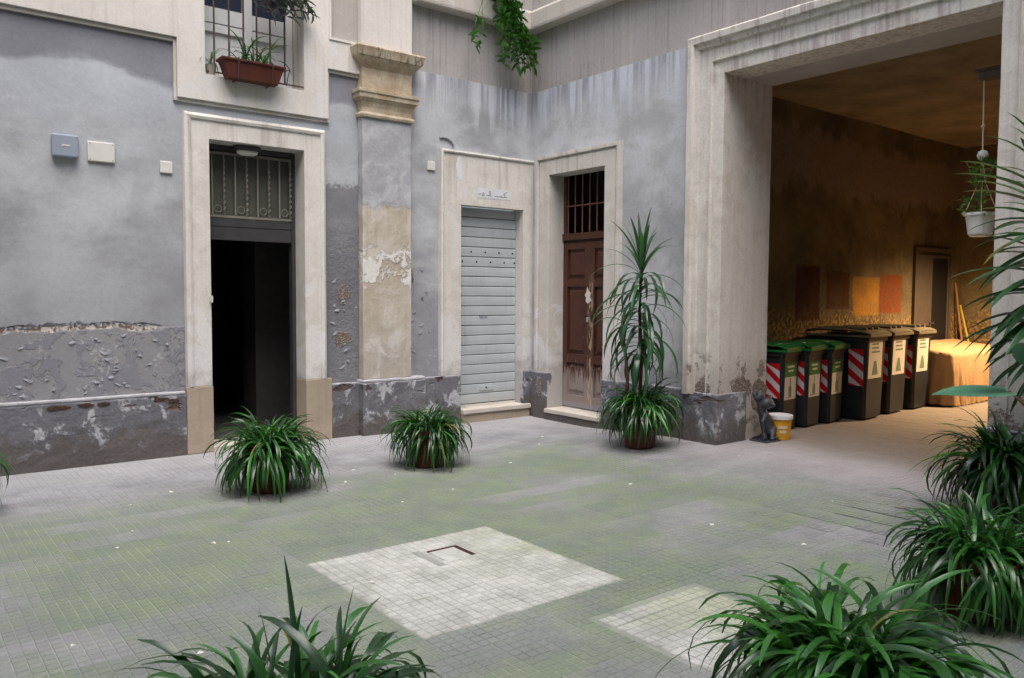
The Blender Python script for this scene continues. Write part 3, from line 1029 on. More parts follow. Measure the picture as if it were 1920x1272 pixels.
# metal door frame with head rail and transom grille
fr = MB()
fr.box(-3.866, -3.80, 0.18, 0.26, 0.05, 2.888)
fr.box(-2.985, -2.947, 0.18, 0.26, 0.05, 2.888)
fr.box(-3.80, -2.985, 0.18, 0.26, 2.84, 2.888)
fr.box(-3.80, -2.985, 0.185, 0.255, 2.12, 2.19)
fr.box(-3.80, -2.985, 0.19, 0.25, 1.99, 2.119)
fr.build('door_frame', 'dark', wa, bevel=0.003)
gr = MB()
gr.box(-3.79, -2.99, 0.176, 0.19, 2.80, 2.822)
grille = gr.build('transom_grille', 'transom', wa)
MB().box(-3.79, -2.99, 0.176, 0.19, 2.205, 2.227).build('rail', 'transom', grille)
for i in range(8):
    xx = -3.775 + i * 0.1103
    MB().box(xx - 0.007, xx + 0.007, 0.172, 0.186, 2.228, 2.799).build('bar', 'transom', grille)
for i in range(4):
    xc = -3.72 + i * 0.2206
    for zc in (2.285,):
        MB().tube([(xc + 0.034 * math.cos(t * math.pi / 8), 0.18, zc + 0.034 * math.sin(t * math.pi / 8)) for t in range(17)], 0.004, 5).build('ring_scroll', 'transom', grille)
    xt = xc + 0.0553 * 1.0
    MB().tube([(xt + 0.007 * math.cos(t * 1.3), 0.165 + 0.007 * math.sin(t * 1.3), 2.24 + t * 0.0115) for t in range(48)], 0.006, 5).build('twisted_bar', 'transom', grille)
MB().box(-3.795, -2.99, 0.225, 0.235, 2.19, 2.84).build('transom_pane', 'curtain', wa)
MB().box(-3.884, -3.869, -0.095, -0.046, 1.395, 1.455).build('door_hook', 'plate', wa)

# window over the doorway
wn_ = MB()
for a in ((-3.899, -3.82, 3.475, 5.09), (-3.02, -2.95, 3.475, 5.09), (-3.45, -3.36, 3.475, 5.09)):
    wn_.box(a[0], a[1], 0.20, 0.26, a[2], a[3])
for (u0, u1) in ((-3.82, -3.45), (-3.36, -3.02)):
    wn_.box(u0, u1, 0.205, 0.255, 3.475, 3.57)
    wn_.box(u0, u1, 0.205, 0.255, 3.94, 4.02)
    wn_.box(u0, u1, 0.20, 0.26, 4.025, 4.17)
    wn_.box(u0, u1, 0.205, 0.255, 5.0, 5.09)
win = wn_.build('window', 'wood_white', wa, bevel=0.005)
for (u0, u1) in ((-3.82, -3.45), (-3.36, -3.02)):
    MB().box(u0 + .001, u1 - .001, 0.232, 0.25, 3.571, 3.939).build('panel_board', 'wood_white', win)
    MB().box(u0 + .001, u1 - .001, 0.238, 0.248, 4.171, 4.999).build('pane', 'glass', win)
wg = MB().box(-3.9, -2.937, -0.036, -0.024, 4.72, 4.745).build('window_grille', 'iron', wa)
MB().box(-3.9, -2.937, -0.036, -0.024, 3.50, 3.512).build('rail', 'iron', wg)
for xx in (-3.805, -3.668, -3.533, -3.406, -3.276, -3.132):
    MB().tube([(xx, -0.03, 3.513), (xx, -0.03, 4.719)], 0.009, 8).build('bar', 'iron', wg)
MB().box(-2.9425, -2.9365, -0.04, 0.262, 3.475, 5.1).build('window_reveal', 'stone_b', wa)
MB().box(-3.9005, -3.8945, -0.04, 0.262, 3.475, 5.1).build('window_reveal', 'stone_b', wa)
roughen(MB().box(-3.9, -2.937, -0.03, 0.26, 3.44, 3.474).build('window_sill', 'cream', wa), 0.1, 0.002)

# lifted flakes of the peeling bay, each its own chip
random.seed(61)
FLK = []
for k in range(10):
    n = 7
    W_, H_ = random.uniform(.018, .05), random.uniform(.010, .024)
    top = [(W_ * (2 * i / (n - 1) - 1), H_ * random.uniform(.3, 1.0) * math.sin(math.pi * (i + .6) / (n + .2))) for i in range(n)]
    bot = [(u, -H_ * random.uniform(.2, .9) * math.sin(math.pi * (i + .6) / (n + .2))) for i, (u, _) in enumerate(top)]
    m = MB()
    lift = random.uniform(.007, .016)
    f_ = [[(u, -lift * (0.5 + 0.5 * math.sin(i)), z) for i, (u, z) in enumerate(bot)], [(u, -0.002, z) for u, z in top]]
    b_ = [[(u, -0.0005, z) for u, z in top], [(u * .96, -lift * (0.5 + 0.5 * math.sin(i)) + 0.004, z) for i, (u, z) in enumerate(bot)]]
    m.rings([f_[0], f_[1], b_[0], b_[1]], closed=False, cap=(False, False))
    for q in (0, n - 1):
        m.face([f_[0][q], f_[1][q], b_[0][q], b_[1][q]])
    FLK.append(m.mesh('plaster_flake', 'flake'))
for i in range(60):
    u = random.uniform(-5.5, -4.14)
    z = random.uniform(0.62, 1.12)
    if mnoise.noise(Vector((u * 2.2, 5, z * 3))) < -0.05: continue
    o = D.objects.new('plaster_flake', random.choice(FLK))
    COL.objects.link(o)
    o.parent = wa
    o.location = (u, 0.001, z)
    o.rotation_euler = (0, random.uniform(-.5, .5), 0)
    q = random.uniform(.6, 1.3)
    o.scale = (q, 1, q)
for i in range(26):
    u = -5.5 + i * 0.043 + random.uniform(-.01, .01)
    o = D.objects.new('plaster_flake', random.choice(FLK))
    COL.objects.link(o)
    o.parent = wa
    o.location = (u, 0.001, 1.185 + 0.03 * math.sin((u + 5.5) * 2.6) + random.uniform(-.012, .012))
    o.rotation_euler = (0, random.uniform(-.3, .3), 0)
    o.scale = (random.uniform(.7, 1.3), 1, -random.uniform(.7, 1.3))
for i in range(26):
    o = D.objects.new('plaster_flake', random.choice(FLK))
    COL.objects.link(o)
    o.parent = wa
    o.location = (random.choice((random.uniform(-2.62, -2.40), random.uniform(-1.72, -1.42))), 0.001, random.uniform(0.65, 1.75))
    o.rotation_euler = (0, random.uniform(-.8, .8), 0)


def bare_patch(w, uc, zc, wu, wz, d, mat, parent, seed, n=22):
    """irregular place where the coat has fallen off, ragged rim"""
    random.seed(seed)
    ph_ = random.uniform(0, 9)
    pts = []
    for k in range(n):
        t = 2 * math.pi * k / n
        q = 1 + 0.35 * mnoise.noise(Vector((math.cos(t) * 1.7 + ph_, math.sin(t) * 1.7, 0))) + random.uniform(-.14, .14)
        pts.append((uc + wu * q * math.cos(t), zc + wz * q * math.sin(t)))
    m = MB()
    m.rings([[w(u, z, d) for u, z in pts], [w(uc + (u - uc) * .94, zc + (z - zc) * .94, d + 0.003) for u, z in pts]], cap=(False, True))
    o = m.build('bare_patch', mat)
    o.parent = parent
    return o


bare_patch(w0, -1.09, 2.90, 0.035, 0.14, 0.0405, 'paint_white', wa, 6)
bare_patch(w0, -2.53, 1.02, 0.10, 0.075, 0.001, 'rubble', wa, 1)
bare_patch(w0, -2.50, 1.48, 0.07, 0.10, 0.001, 'rubble', wa, 2)
bare_patch(w0, -1.71, 1.66, 0.035, 0.12, 0.001, 'rubble', wa, 3)
for uc, wu in ((-4.93, .06), (-4.80, .05), (-4.35, .05), (-4.22, .05), (-5.15, .09)):
    bare_patch(w0, uc, 0.515 + random.uniform(-.01, .02), wu, 0.018, 0.0585, 'hollow', wa, int(uc * -100))

# ------------------------------------------------------------------ gate wing (wall along y, faces -x)
wb = empty('building_wing', (0, -2.0, 0), 'grey plastered wing with brown wooden door and tall open gateway', 'building')
INV = Matrix.Translation((0, 2.0, 0))


def inb(o):
    o.parent = wb
    o.matrix_parent_inverse = INV
    return o


D3 = (-1.305, -0.382, 0.10, 2.89)
GT = (-5.222, -2.852, -0.1, 3.56)
inb(panel([-12.0, 0.0], [-0.05, WH], [(D3[0] - .03, D3[1] + .03, 0.0, D3[3] + .03), (GT[0] - .02, GT[1] + .02, GT[2], GT[3] + .02)], 0.0, -0.30, 1).build('plaster_wall', 'plaster_b'))
prof3 = [(0, -0.2), (0, 0.045), (0.165, 0.045), (0.17, 0.03), (0.185, 0.03), (0.19, 0.062), (0.232, 0.062), (0.236, 0.0), (0.2, -0.005), (0.026, -0.005), (0.026, -0.2)]
ds = inb(sweep([(D3[0], 0.05), (D3[0], D3[3]), (D3[1], D3[3]), (D3[1], 0.05)], prof3, 1).build('door_surround', 'stone_b', bevel=0.003))
# gateway moulding: three stepped fasciae
pg = [(0, -0.302), (0, 0.03), (0.115, 0.035), (0.12, 0.055), (0.135, 0.06), (0.14, 0.045), (0.255, 0.05), (0.26, 0.075), (0.30, 0.085), (0.31, 0.11), (0.37, 0.115), (0.385, 0.1), (0.39, 0.0), (0.3, -0.005), (0.022, -0.005), (0.022, -0.3)]
am = inb(sweep([(GT[0], 0.52), (GT[0], GT[3]), (GT[1], GT[3]), (GT[1], 0.52)], pg, 1).build('gate_moulding', 'arch', bevel=0.003))
roughen(am, 0.12, 0.003, 1.0)
# plinths of the gate wing
for i, (y0, y1, xo) in enumerate(((-0.146, -0.061, 0.05), (-2.46, -1.545, 0.055))):
    inb(roughen(MB().box(-xo, 0.01, y0, y1, -0.02, 0.56).build('plinth', 'plinth', bevel=0.006), 0.07, 0.006, 12 + i))
inb(roughen(MB().box(-0.075, 0.40, -2.875, -2.461, -0.02, 0.545).build('pier_plinth', 'plinth', bevel=0.01), 0.06, 0.009, 21))
inb(roughen(MB().box(-0.075, 0.40, -5.62, -5.20, -0.02, 0.545).build('pier_plinth', 'plinth', bevel=0.01), 0.06, 0.009, 23))
for y0, y1 in ((D3[0] - 0.235, D3[0] - 0.002), (D3[1] + 0.002, D3[1] + 0.235)):
    inb(roughen(MB().box(-0.066, 0.19, y0, y1, -0.02, 0.555).build('foot_block', 'plinth', bevel=0.005), 0.07, 0.005, y0))
inb(roughen(MB().box(-0.10, 0.28, D3[0] + 0.001, D3[1] - 0.001, 0.085, 0.135).build('door_sill', 'sill', bevel=0.008), 0.09, 0.004))
inb(roughen(MB().box(-0.085, 0.2, D3[0] - 0.01, D3[1] + 0.01, -0.02, 0.084).build('sill_base', 'plinth'), 0.09, 0.004))
MBc = MB().rings([[(-p, -p, z) for z, p in cp], [(-p, -12.0, z) for z, p in cp]])
inb(MBc.build('string_course', 'cream_b'))

w1_ = wallmap(1)
for uc, zc, wu, wz, d, mt, sd_ in ((-2.49, 0.74, .03, .12, 0.001, 'hollow', 11), (-2.66, 0.59, .11, .07, 0.052, 'rubble', 12), (-0.25, 0.38, .05, .12, 0.070, 'rubble', 14)):
    inb(bare_patch(w1_, uc, zc, wu, wz, d, mt, wb, sd_))
wj = lambda u, z, d: (u, -2.853 - d, z)
for uc, zc, wu, wz, mt, sd_ in ((0.34, 0.58, .16, .10, 'rubble', 15), (0.62, 0.50, .12, .17, 'rubble', 17)):
    inb(bare_patch(wj, uc, zc, wu, wz, 0.002, mt, wb, sd_))

# brown panelled door with barred fanlight
dl = MB()
dx0, dx1 = 0.19, 0.235
y0, y1 = D3[0], D3[1]
ym = (y0 + y1) / 2
dl.box(dx0 + 0.028, dx1, y0 + .002, y1 - .002, 0.14, 2.13)
dleaf = inb(dl.build('door', 'door'))
for (a, b) in ((y0 + .004, ym - .004), (ym + .004, y1 - .004)):
    for (p, q) in ((a, a + 0.075), (b - 0.075, b)):
        MB().box(dx0, dx0 + .0278, p, q, 0.145, 2.1).build('stile', 'door', dleaf, bevel=0.004)
    for (p, q) in ((0.145, 0.29), (0.68, 0.78), (1.58, 1.67), (2.02, 2.1)):
        MB().box(dx0 + .0004, dx0 + .0277, a + 0.0755, b - 0.0755, p, q).build('rail', 'door', dleaf, bevel=0.003)
    for (p, q) in ((0.33, 0.655), (0.805, 1.555), (1.695, 1.995)):
        yy0, yy1 = a + 0.095, b - 0.095
        r0 = [(dx0 + .0279, yy0, p), (dx0 + .0279, yy1, p), (dx0 + .0279, yy1, q), (dx0 + .0279, yy0, q)]
        r1 = [(dx0 + .008, yy0 + .03, p + .03), (dx0 + .008, yy1 - .03, p + .03), (dx0 + .008, yy1 - .03, q - .03), (dx0 + .008, yy0 + .03, q - .03)]
        MB().rings([r0, r1], cap=(False, True)).build('raised_panel', 'door', dleaf)
MB().box(dx0 - .004, dx0 + .02, ym - .018, ym + .018, 0.145, 2.1).build('cover_strip', 'door', dleaf, bevel=0.004)
pk = MB().box(dx0 - .03, dx0 - .004, ym - .012, ym + .022, 1.17, 1.225).build('padlock', 'grille', dleaf, bevel=0.004)
MB().tube([(dx0 - .012, ym - .06, 1.25), (dx0 - .02, ym, 1.255), (dx0 - .012, ym + .06, 1.25)], 0.007, 6).build('hasp', 'iron', dleaf)
# torn pale notice on the door
tn = [(0.02, 0.0), (0.055, 0.03), (0.05, 0.075), (0.075, 0.1), (0.045, 0.14), (0.03, 0.2), (0.0, 0.15), (-0.03, 0.13), (-0.02, 0.08), (-0.04, 0.04), (-0.01, 0.02)]
MB().face([(dx0 - .0065, ym + a, 1.38 + b) for a, b in tn]).build('torn_notice', 'label', dleaf)
fl = MB()
fl.box(dx0 - .02, dx1, y0 + .002, y1 - .002, 2.13, 2.21)
fl.box(dx0, dx1, y0 + .002, y0 + .05, 2.211, 2.888)
fl.box(dx0, dx1, y1 - .05, y1 - .002, 2.211, 2.888)
fan = inb(fl.build('fanlight', 'door', bevel=0.004))
MB().box(dx0 + .001, dx0 + .013, y0 + .05, y1 - .05, 2.525, 2.539).build('rail', 'rust', fan)
for i in range(7):
    yy = y1 - 0.09 - i * 0.122
    MB().tube([(dx0 - .004, yy, 2.212), (dx0 - .004, yy, 2.885)], 0.0075, 6).build('bar', 'rust', fan)
vb = MB()
vb.box(0.9, 0.92, y0 - 0.3, y1 + 0.3, 0, 3.2)
vb.box(0.31, 0.9, y0 - 0.32, y0 - 0.3, 0, 3.2)
vb.box(0.31, 0.9, y1 + 0.3, y1 + 0.32, 0, 3.2)
vb.box(0.31, 0.9, y0 - 0.3, y1 + 0.3, 3.2, 3.22)
inb(vb.build('store_room', 'void'))
MB().box(0.45, 0.48, -0.95, -0.85, 2.2, 2.9).build('store_board', 'wood')
inb(D.objects['store_board'])

# gateway: splayless reveals, soffit and the vaulted passage behind
JD = 0.74
jm = MB().box(0.301, JD, -2.851, -2.12, 0.0, 3.74)
inb(roughen(jm.build('gate_jamb', 'arch'), 0.15, 0.004, 2.0))
jm = MB().box(0.301, JD, -6.0, -5.223, 0.0, 3.74)
inb(jm.build('gate_jamb', 'arch'))
inb(MB().box(0.3005, JD - .001, -5.222, -2.852, 3.561, 3.74).build('gate_soffit', 'soffit'))
inb(MB().box(0.005, 0.3005, -2.853, -2.82, -0.02, 0.519).build('jamb_lining', 'arch'))
inb(MB().box(0.005, 0.3005, -5.25, -5.221, -0.02, 0.519).build('jamb_lining', 'arch'))
PW = -2.10
inb(MB().box(JD - .3, 7.3, PW, PW + 0.2, -0.05, 3.9).build('passage_wall', 'passage'))
inb(MB().box(6.9, 7.1, -6.1, PW - .001, -0.05, 3.9).build('passage_wall', 'passage'))
inb(MB().box(JD - .3, 7.0, -6.2, -6.0, -0.05, 3.9).build('passage_wall', 'passage'))
cm = MB()
for i in range(14):
    for j in range(8):
        xa, xb = JD + i * 6.2 / 14, JD + (i + 1) * 6.2 / 14
        ya, yb = -6.0 + j * 3.9 / 8, -6.0 + (j + 1) * 3.9 / 8
        def cz(x, y): return 3.77 + 0.004 * math.sin(x * 2.3 + y)
        cm.face([(xa, ya, cz(xa, ya)), (xb, ya, cz(xb, ya)), (xb, yb, cz(xb, yb)), (xa, yb, cz(xa, yb))])
inb(cm.build('passage_ceiling', 'ceiling', smooth=True))
inb(MB().box(JD, 7.0, -6.1, -2.0, 3.9, 4.2).build('ceiling_slab', 'ceiling'))
pd = inb(MB().box(5.42, 6.46, PW - .03, PW - .001, 0.06, 2.10).build('passage_door', 'grey_door', bevel=0.004))
MB().box(5.92, 6.40, PW - .034, PW - .0302, 0.06, 2.05).build('door_gap', 'black', pd)
MB().box(5.36, 5.419, PW - .045, PW - .001, 0.06, 2.15).build('frame_post', 'grey_door', pd)
MB().box(6.461, 6.52, PW - .045, PW - .001, 0.06, 2.15).build('frame_post', 'grey_door', pd)
MB().box(5.36, 6.52, PW - .045, PW - .001, 2.1505, 2.2).build('frame_head', 'grey_door', pd)
MB().tube([(5.86, PW - .03, 1.1), (5.86, PW - .09, 1.1), (5.75, PW - .09, 1.1)], 0.012, 6).build('handle', 'dark', pd)

# ------------------------------------------------------------------ the two wings behind the viewer close the courtyard
w3 = empty('building_wing', (-9.5, -10.5, 0), 'plain pale wing closing the courtyard behind the planters', 'building')
o = MB().box(-9.4, 0.0, -10.9, -10.5, -0.05, 11.0).build('wall', 'upper')
o.parent = w3
o.matrix_parent_inverse = Matrix.Translation((9.5, 10.5, 0))
w4 = empty('building_wing', (-9.5, -5, 0), 'plain pale wing closing the courtyard opposite the gateway', 'building')
o = MB().box(-9.9, -9.5, -10.9, 0.4, -0.05, 11.0).build('wall', 'upper')
o.parent = w4
o.matrix_parent_inverse = Matrix.Translation((9.5, 5, 0))

# ------------------------------------------------------------------ plates and boxes on the plaster
def plate(x0, x1, z0, z1, d, mat, name, label, cat, bev=0.008, screws=True):
    r = empty(name, ((x0 + x1) / 2, 0, z0), label, cat)
    w, h = (x1 - x0) / 2, z1 - z0
    c = MB().box(-w, w, -d, -0.001, 0, h).build('cover', mat, r, bevel=bev)
    if screws:
        for sx in (-1, 1):
            for zc in (0.018, h - 0.018):
                q = MB().lathe([(0.005, 0), (0.005, 0.0025)], 8).build('screw', 'grille', r)
                q.rotation_euler = (rad(90), 0, 0)
                q.location = (sx * (w - 0.018), -d - 0.0002, zc)
    return r


r_ = plate(-5.138, -4.941, 2.594, 2.782, 0.07, 'box', 'junction_box', 'blue-grey plastic junction box on the wide grey bay', 'junction box', 0.014)
MB().box(-0.03, 0.03, -0.073, -0.0702, 0.09, 0.102).build('embossed_mark', 'plate', r_)
plate(-4.869, -4.658, 2.588, 2.757, 0.025, 'plate', 'cover_plate', 'wide white blank cover plate beside the blue-grey box', 'cover plate')
plate(-4.291, -4.184, 2.545, 2.652, 0.022, 'plate', 'cover_plate', 'small square white plate next to the dark doorway surround', 'cover plate', screws=False)
plate(-1.497, -1.393, 2.849, 2.949, 0.02, 'plate', 'cover_plate', 'small square white plate between pilaster and shutter surround', 'cover plate', screws=False)

bl = empty('bulkhead_lamp', (-3.463, 0.10, 2.888), 'oval bulkhead lamp with frosted glass under the doorway lintel', 'lamp')
def oval(rings_, n=20): return MB().rings([[(a * math.cos(2 * math.pi * k / n), b * math.sin(2 * math.pi * k / n), z) for k in range(n)] for a, b, z in rings_])
oval([(0.135, 0.075, 0.0), (0.135, 0.075, -0.03), (0.12, 0.065, -0.045)]).build('housing', 'dark', bl, smooth=False)
oval([(0.105, 0.055, -0.044), (0.10, 0.052, -0.07), (0.07, 0.035, -0.085), (0.02, 0.01, -0.09)]).build('glass', 'lampglass', bl, smooth=True)

# curved tube standing in for the dark shadow of a plaster fold
tag(MB().tube([(-1.30 + 0.02 + 0.14 * math.cos(t), -0.012, 3.12 + 0.11 * math.sin(t)) for t in [math.pi * (0.62 - 0.06 * k) for k in range(10)]], 0.013, 7).build('fold_shadow', 'plinth'), 'short bent tube standing for the shadow of a plaster fold over the shutter surround', 'fold shadow')

# ------------------------------------------------------------------ leaves and plants
def leaf_mesh(name, mat, e0, bend, width, p=1.4, segs=9, fold=0.25, tipw=0.0, wpow=0.55, twist=0.0):
    """strap leaf of unit length growing from the origin along +x, arching in the xz plane"""
    pts = []
    x = z = 0.0
    ds = 1.0 / segs
    rows = []
    for i in range(segs + 1):
        s = i / segs
        a = e0 - bend * (s ** p)
        if i > 0:
            am_ = e0 - bend * (((i - .5) / segs) ** p)
            x += math.cos(am_) * ds
            z += math.sin(am_) * ds
        w = width * (0.55 + 0.45 * min(1, s * 4)) * max(0.02, (1 - s ** 3.0)) ** wpow
        nx, nz = -math.sin(a), math.cos(a)
        tw = twist * s
        rows.append((x, z, nx, nz, w / 2, tw))
    m = MB()
    for x, z, nx, nz, w, tw in rows:
        f = w * fold
        c, sn = math.cos(tw), math.sin(tw)
        m.v += [(x + nx * (f * c + w * sn), -w * c, z + nz * (f * c + w * sn)), (x, 0, z), (x + nx * (f * c - w * sn), w * c, z + nz * (f * c - w * sn))]
    for i in range(segs):
        b = i * 3
        m.f += [[b, b + 1, b + 4, b + 3], [b + 1, b + 2, b + 5, b + 4]]
    return m.mesh(name, mat, smooth=True, fix=False)


STRAP = []
for k in range(16):
    t = k / 15
    e0 = rad(84 - 40 * t + random.uniform(-6, 6))
    bend = rad(88 + 72 * t + random.uniform(-14, 14))
    STRAP.append(leaf_mesh('leaf', 'leaf', e0, bend, 0.046 + 0.022 * random.random(), p=1.0 + random.random() * .5, twist=random.uniform(-.5, .5)))


SKIRT = []
for k in range(8):
    SKIRT.append(leaf_mesh('leaf', 'leaf', rad(random.uniform(48, 76)), rad(random.uniform(138, 164)), 0.044 + 0.018 * random.random(), p=random.uniform(.42, .62), twist=random.uniform(-.5, .5)))


def put_leaf(me, parent, loc, az, scale, tilt=0.0, roll=0.0, name='leaf'):
    o = D.objects.new(name, me)
    COL.objects.link(o)
    o.parent = parent
    o.location = loc
    o.rotation_mode = 'ZYX'
    o.rotation_euler = (roll, tilt, az)
    o.scale = (scale, scale * random.uniform(0.85, 1.15), scale)
    return o


def pot(root, r0, r1, h, mat='terra', saucer=False):
    prof_ = [(r0 * 0.9, 0.0), (r0, 0.01), (r1 * 0.97, h * 0.84), (r1 * 1.07, h * 0.85), (r1 * 1.08, h), (r1 * 0.96, h), (r1 * 0.93, h * 0.9)]
    MB().lathe(prof_, 28).build('pot', mat, root, smooth=False, bevel=0.003)
    MB().lathe([(r1 * 0.94, h * 0.86), (r1 * 0.5, h * 0.9), (0.01, h * 0.91)], 20).build('soil', 'soil', root, smooth=True)


def strap_plant(x, y, n, lmin, lmax, label, group, pr=0.17, ph=0.30, seed=1, lw=1.0, mat='terra', clumps=9, open_=0.0):
    random.seed(seed)
    root = empty('potted_plant', (x, y, gz(x, y)), label, 'potted plant', group)
    pot(root, pr * 0.78, pr, ph, mat)
    cl = [(0.0, 0.0)]
    for k in range(clumps - 1):
        a = k * 2.39996 + random.uniform(-.4, .4)
        q = pr * 0.85 * math.sqrt((k + 1) / clumps)
        cl.append((q * math.cos(a), q * math.sin(a)))
    for i in range(n):
        cx, cy = cl[i % clumps]
        out = math.hypot(cx, cy) / pr
        az = math.atan2(cy, cx) + random.gauss(0, 1.6 - 0.7 * out) if out > 0.1 else random.uniform(0, 6.283)
        young = random.random()
        if random.random() < 0.18 + 0.42 * out - open_:
            me_ = random.choice(SKIRT)
            L = random.uniform(lmin, lmax) * random.uniform(0.8, 1.2)
        else:
            me_ = STRAP[min(15, int(16 * young ** 0.8))]
            L = random.uniform(lmin, lmax) * (0.8 + 0.3 * young)
        o = put_leaf(me_, root, (cx + random.uniform(-.02, .02), cy + random.uniform(-.02, .02), ph * 0.88), az, L, random.uniform(-.2, .2), random.uniform(-.4, .4))
        o.scale[1] *= lw
    # past 300 leaves the inner growth is one mass
    ex_ = MB()
    for i in range(170):
        cx, cy = cl[random.randrange(clumps)]
        out = math.hypot(cx, cy) / pr
        az = math.atan2(cy, cx) + random.gauss(0, 1.2)
        me_ = random.choice(SKIRT) if random.random() < 0.35 + 0.4 * out - open_ else random.choice(STRAP)
        L = random.uniform(lmin, lmax) * random.uniform(.7, 1.05)
        M_ = Matrix.Translation((cx, cy, ph * 0.87)) @ Matrix.Rotation(az, 4, 'Z') @ Matrix.Rotation(random.uniform(-.2, .2), 4, 'Y') @ Matrix.Rotation(random.uniform(-.4, .4), 4, 'X') @ Matrix.Diagonal((L, L * lw * .9, L, 1))
        b0 = len(ex_.v)
        ex_.v += [tuple(M_ @ v.co) for v in me_.vertices]
        ex_.f += [[b0 + k for k in p_.vertices] for p_ in me_.polygons]
    tag(ex_.build('inner_foliage', 'leaf', root, smooth=True, fix=False), kind='stuff')
    return root


GP = 'strap-leaved plants in pots round the courtyard'
strap_plant(-4.02, -1.80, 300, 0.37, 0.51, 'strap-leaved plant in a terracotta pot before the dark doorway', GP, seed=11, ph=0.34, lw=0.85)
strap_plant(-2.60, -1.76, 300, 0.33, 0.45, 'strap-leaved plant in a pot on the paving before the pilaster and shutter', GP, seed=12, ph=0.33, lw=0.85, mat='terra_dark')
dr1 = strap_plant(-0.64, -2.42, 300, 0.34, 0.47, 'tall dracaena rising from arching strap leaves beside the brown door', GP, seed=13, pr=0.18, ph=0.41, lw=0.85, mat='terra_dark')
strap_plant(-0.56, -5.56, 290, 0.38, 0.56, 'strap-leaved plant standing against the gateway pier under elephant ears', GP, seed=14, ph=0.36)
strap_plant(-2.30, -6.08, 300, 0.34, 0.48, 'dense strap-leaved plant between the pier plant and the largest one', GP, seed=15, pr=0.20, ph=0.30, clumps=12)
strap_plant(-3.80, -6.26, 300, 0.38, 0.54, 'largest strap-leaved plant, beside the small pale square of tiles', GP, seed=16, pr=0.24, ph=0.25, lw=1.2, clumps=14)
p7 = strap_plant(-5.36, -5.36, 190, 0.34, 0.54, 'loose strap-leaved plant with upright sword blades, apart from the others', GP, seed=17, pr=0.25, ph=0.17, lw=1.15, clumps=12, open_=0.3)
strap_plant(-6.06, -1.30, 240, 0.36, 0.52, 'strap-leaved plant at the plinth of the wide grey bay', GP, seed=18)

BLADE = [leaf_mesh('sword_blade', 'leaf_draca', rad(86), rad(b), 0.085, fold=0.35, wpow=0.8) for b in (4, 10, 16)]
random.seed(5)
for (ox, oy, L, az, m_) in ((0.03, 0.02, 0.44, 2.2, 0), (0.12, -0.08, 0.36, 5.6, 1), (-0.02, 0.10, 0.28, 2.9, 1), (0.0, 0.0, 0.28, 0.3, 2)):
    put_leaf(BLADE[m_], p7, (ox, oy, 0.27), az, L * 0.95, 0, 0)

# dracaena crowns
DR_UP = [leaf_mesh('leaf', 'leaf_draca', rad(82 - 6 * k), rad(12 + 14 * k), 0.085, p=1.6, wpow=0.8, fold=0.3) for k in range(5)]
DR_DOWN = [leaf_mesh('leaf', 'leaf_draca', rad(48 - 12 * k), rad(104 + 8 * k), 0.078, p=0.85, wpow=0.75, fold=0.3, twist=random.uniform(-.4, .4)) for k in range(6)]


DR_STIFF = [leaf_mesh('leaf', 'leaf_draca', rad(e), rad(b), 0.13, p=1.3, wpow=0.75, fold=0.35) for e, b in ((62, 30), (42, 40), (22, 50), (0, 45), (-22, 35), (-45, 25))]


def dracaena(root, base, top, n_up, n_down, L, seed, down_len=0.95, stiff=False):
    random.seed(seed)
    b, t = Vector(base), Vector(top)
    MB().tube([b, b.lerp(t, .35) + Vector((.012, -.01, 0)), b.lerp(t, .7) + Vector((-.01, .008, 0)), t], 0.019, 8, 0.012).build('stem', 'stem', root, smooth=True)
    for i in range(n_up):
        az = i * 2.4 + random.uniform(-.3, .3)
        k = min(4, int(5 * i / n_up))
        put_leaf(DR_UP[k], root, t + Vector((0, 0, -0.10 * i / n_up)), az, L * random.uniform(.8, 1.08), 0, 0)
    for i in range(n_down):
        q = i / n_down
        az = i * 2.4 + random.uniform(-.5, .5)
        pz = t.lerp(b, 0.06 + q * down_len)
        put_leaf((DR_STIFF if stiff else DR_DOWN)[min(5, int(q * 3.5 + random.random() * 2.4))], root, pz, az, L * random.uniform(.8, 1.15), random.uniform(-.1, .2), random.uniform(-.2, .2))


dracaena(dr1, (0.01, 0.02, 0.37), (0.02, 0.03, 1.72), 16, 76, 0.56, 31, 0.60)
dracaena(dr1, (-0.13, 0.05, 0.37), (-0.17, 0.06, 1.30), 0, 7, 0.40, 32, 0.55)

# second dracaena, its crown leaning into the gateway
rt2 = empty('potted_plant', (-0.72, -5.97, gz(-.72, -5.97)), 'dracaena crown with drooping blades reaching out before the gateway pier', 'potted plant')
pot(rt2, 0.16, 0.2, 0.36)
dracaena(rt2, (0, 0, 0.32), (-0.10, 0.10, 2.10), 20, 150, 0.57, 35, 0.50, True)

# elephant ear
def ear_leaf(name):
    m = MB()
    n = 22
    out = []
    for k in range(n):
        t = 2 * math.pi * k / n
        r = 0.5 * (1 + 0.18 * math.cos(t)) * (1 - 0.5 * math.exp(-((t - math.pi) / 0.35) ** 2))
        out.append((0.35 + r * math.cos(t) * 1.15, r * math.sin(t) * 0.85))
    m.v.append((0.05, 0, 0))
    for x, y in out: m.v.append((x, y, 0.05 * math.sin(6 * y) * x - 0.25 * x * x * 0.5))
    for k in range(n): m.f.append([0, 1 + k, 1 + (k + 1) % n])
    return m.mesh(name, 'leaf_ear', smooth=True, fix=False)


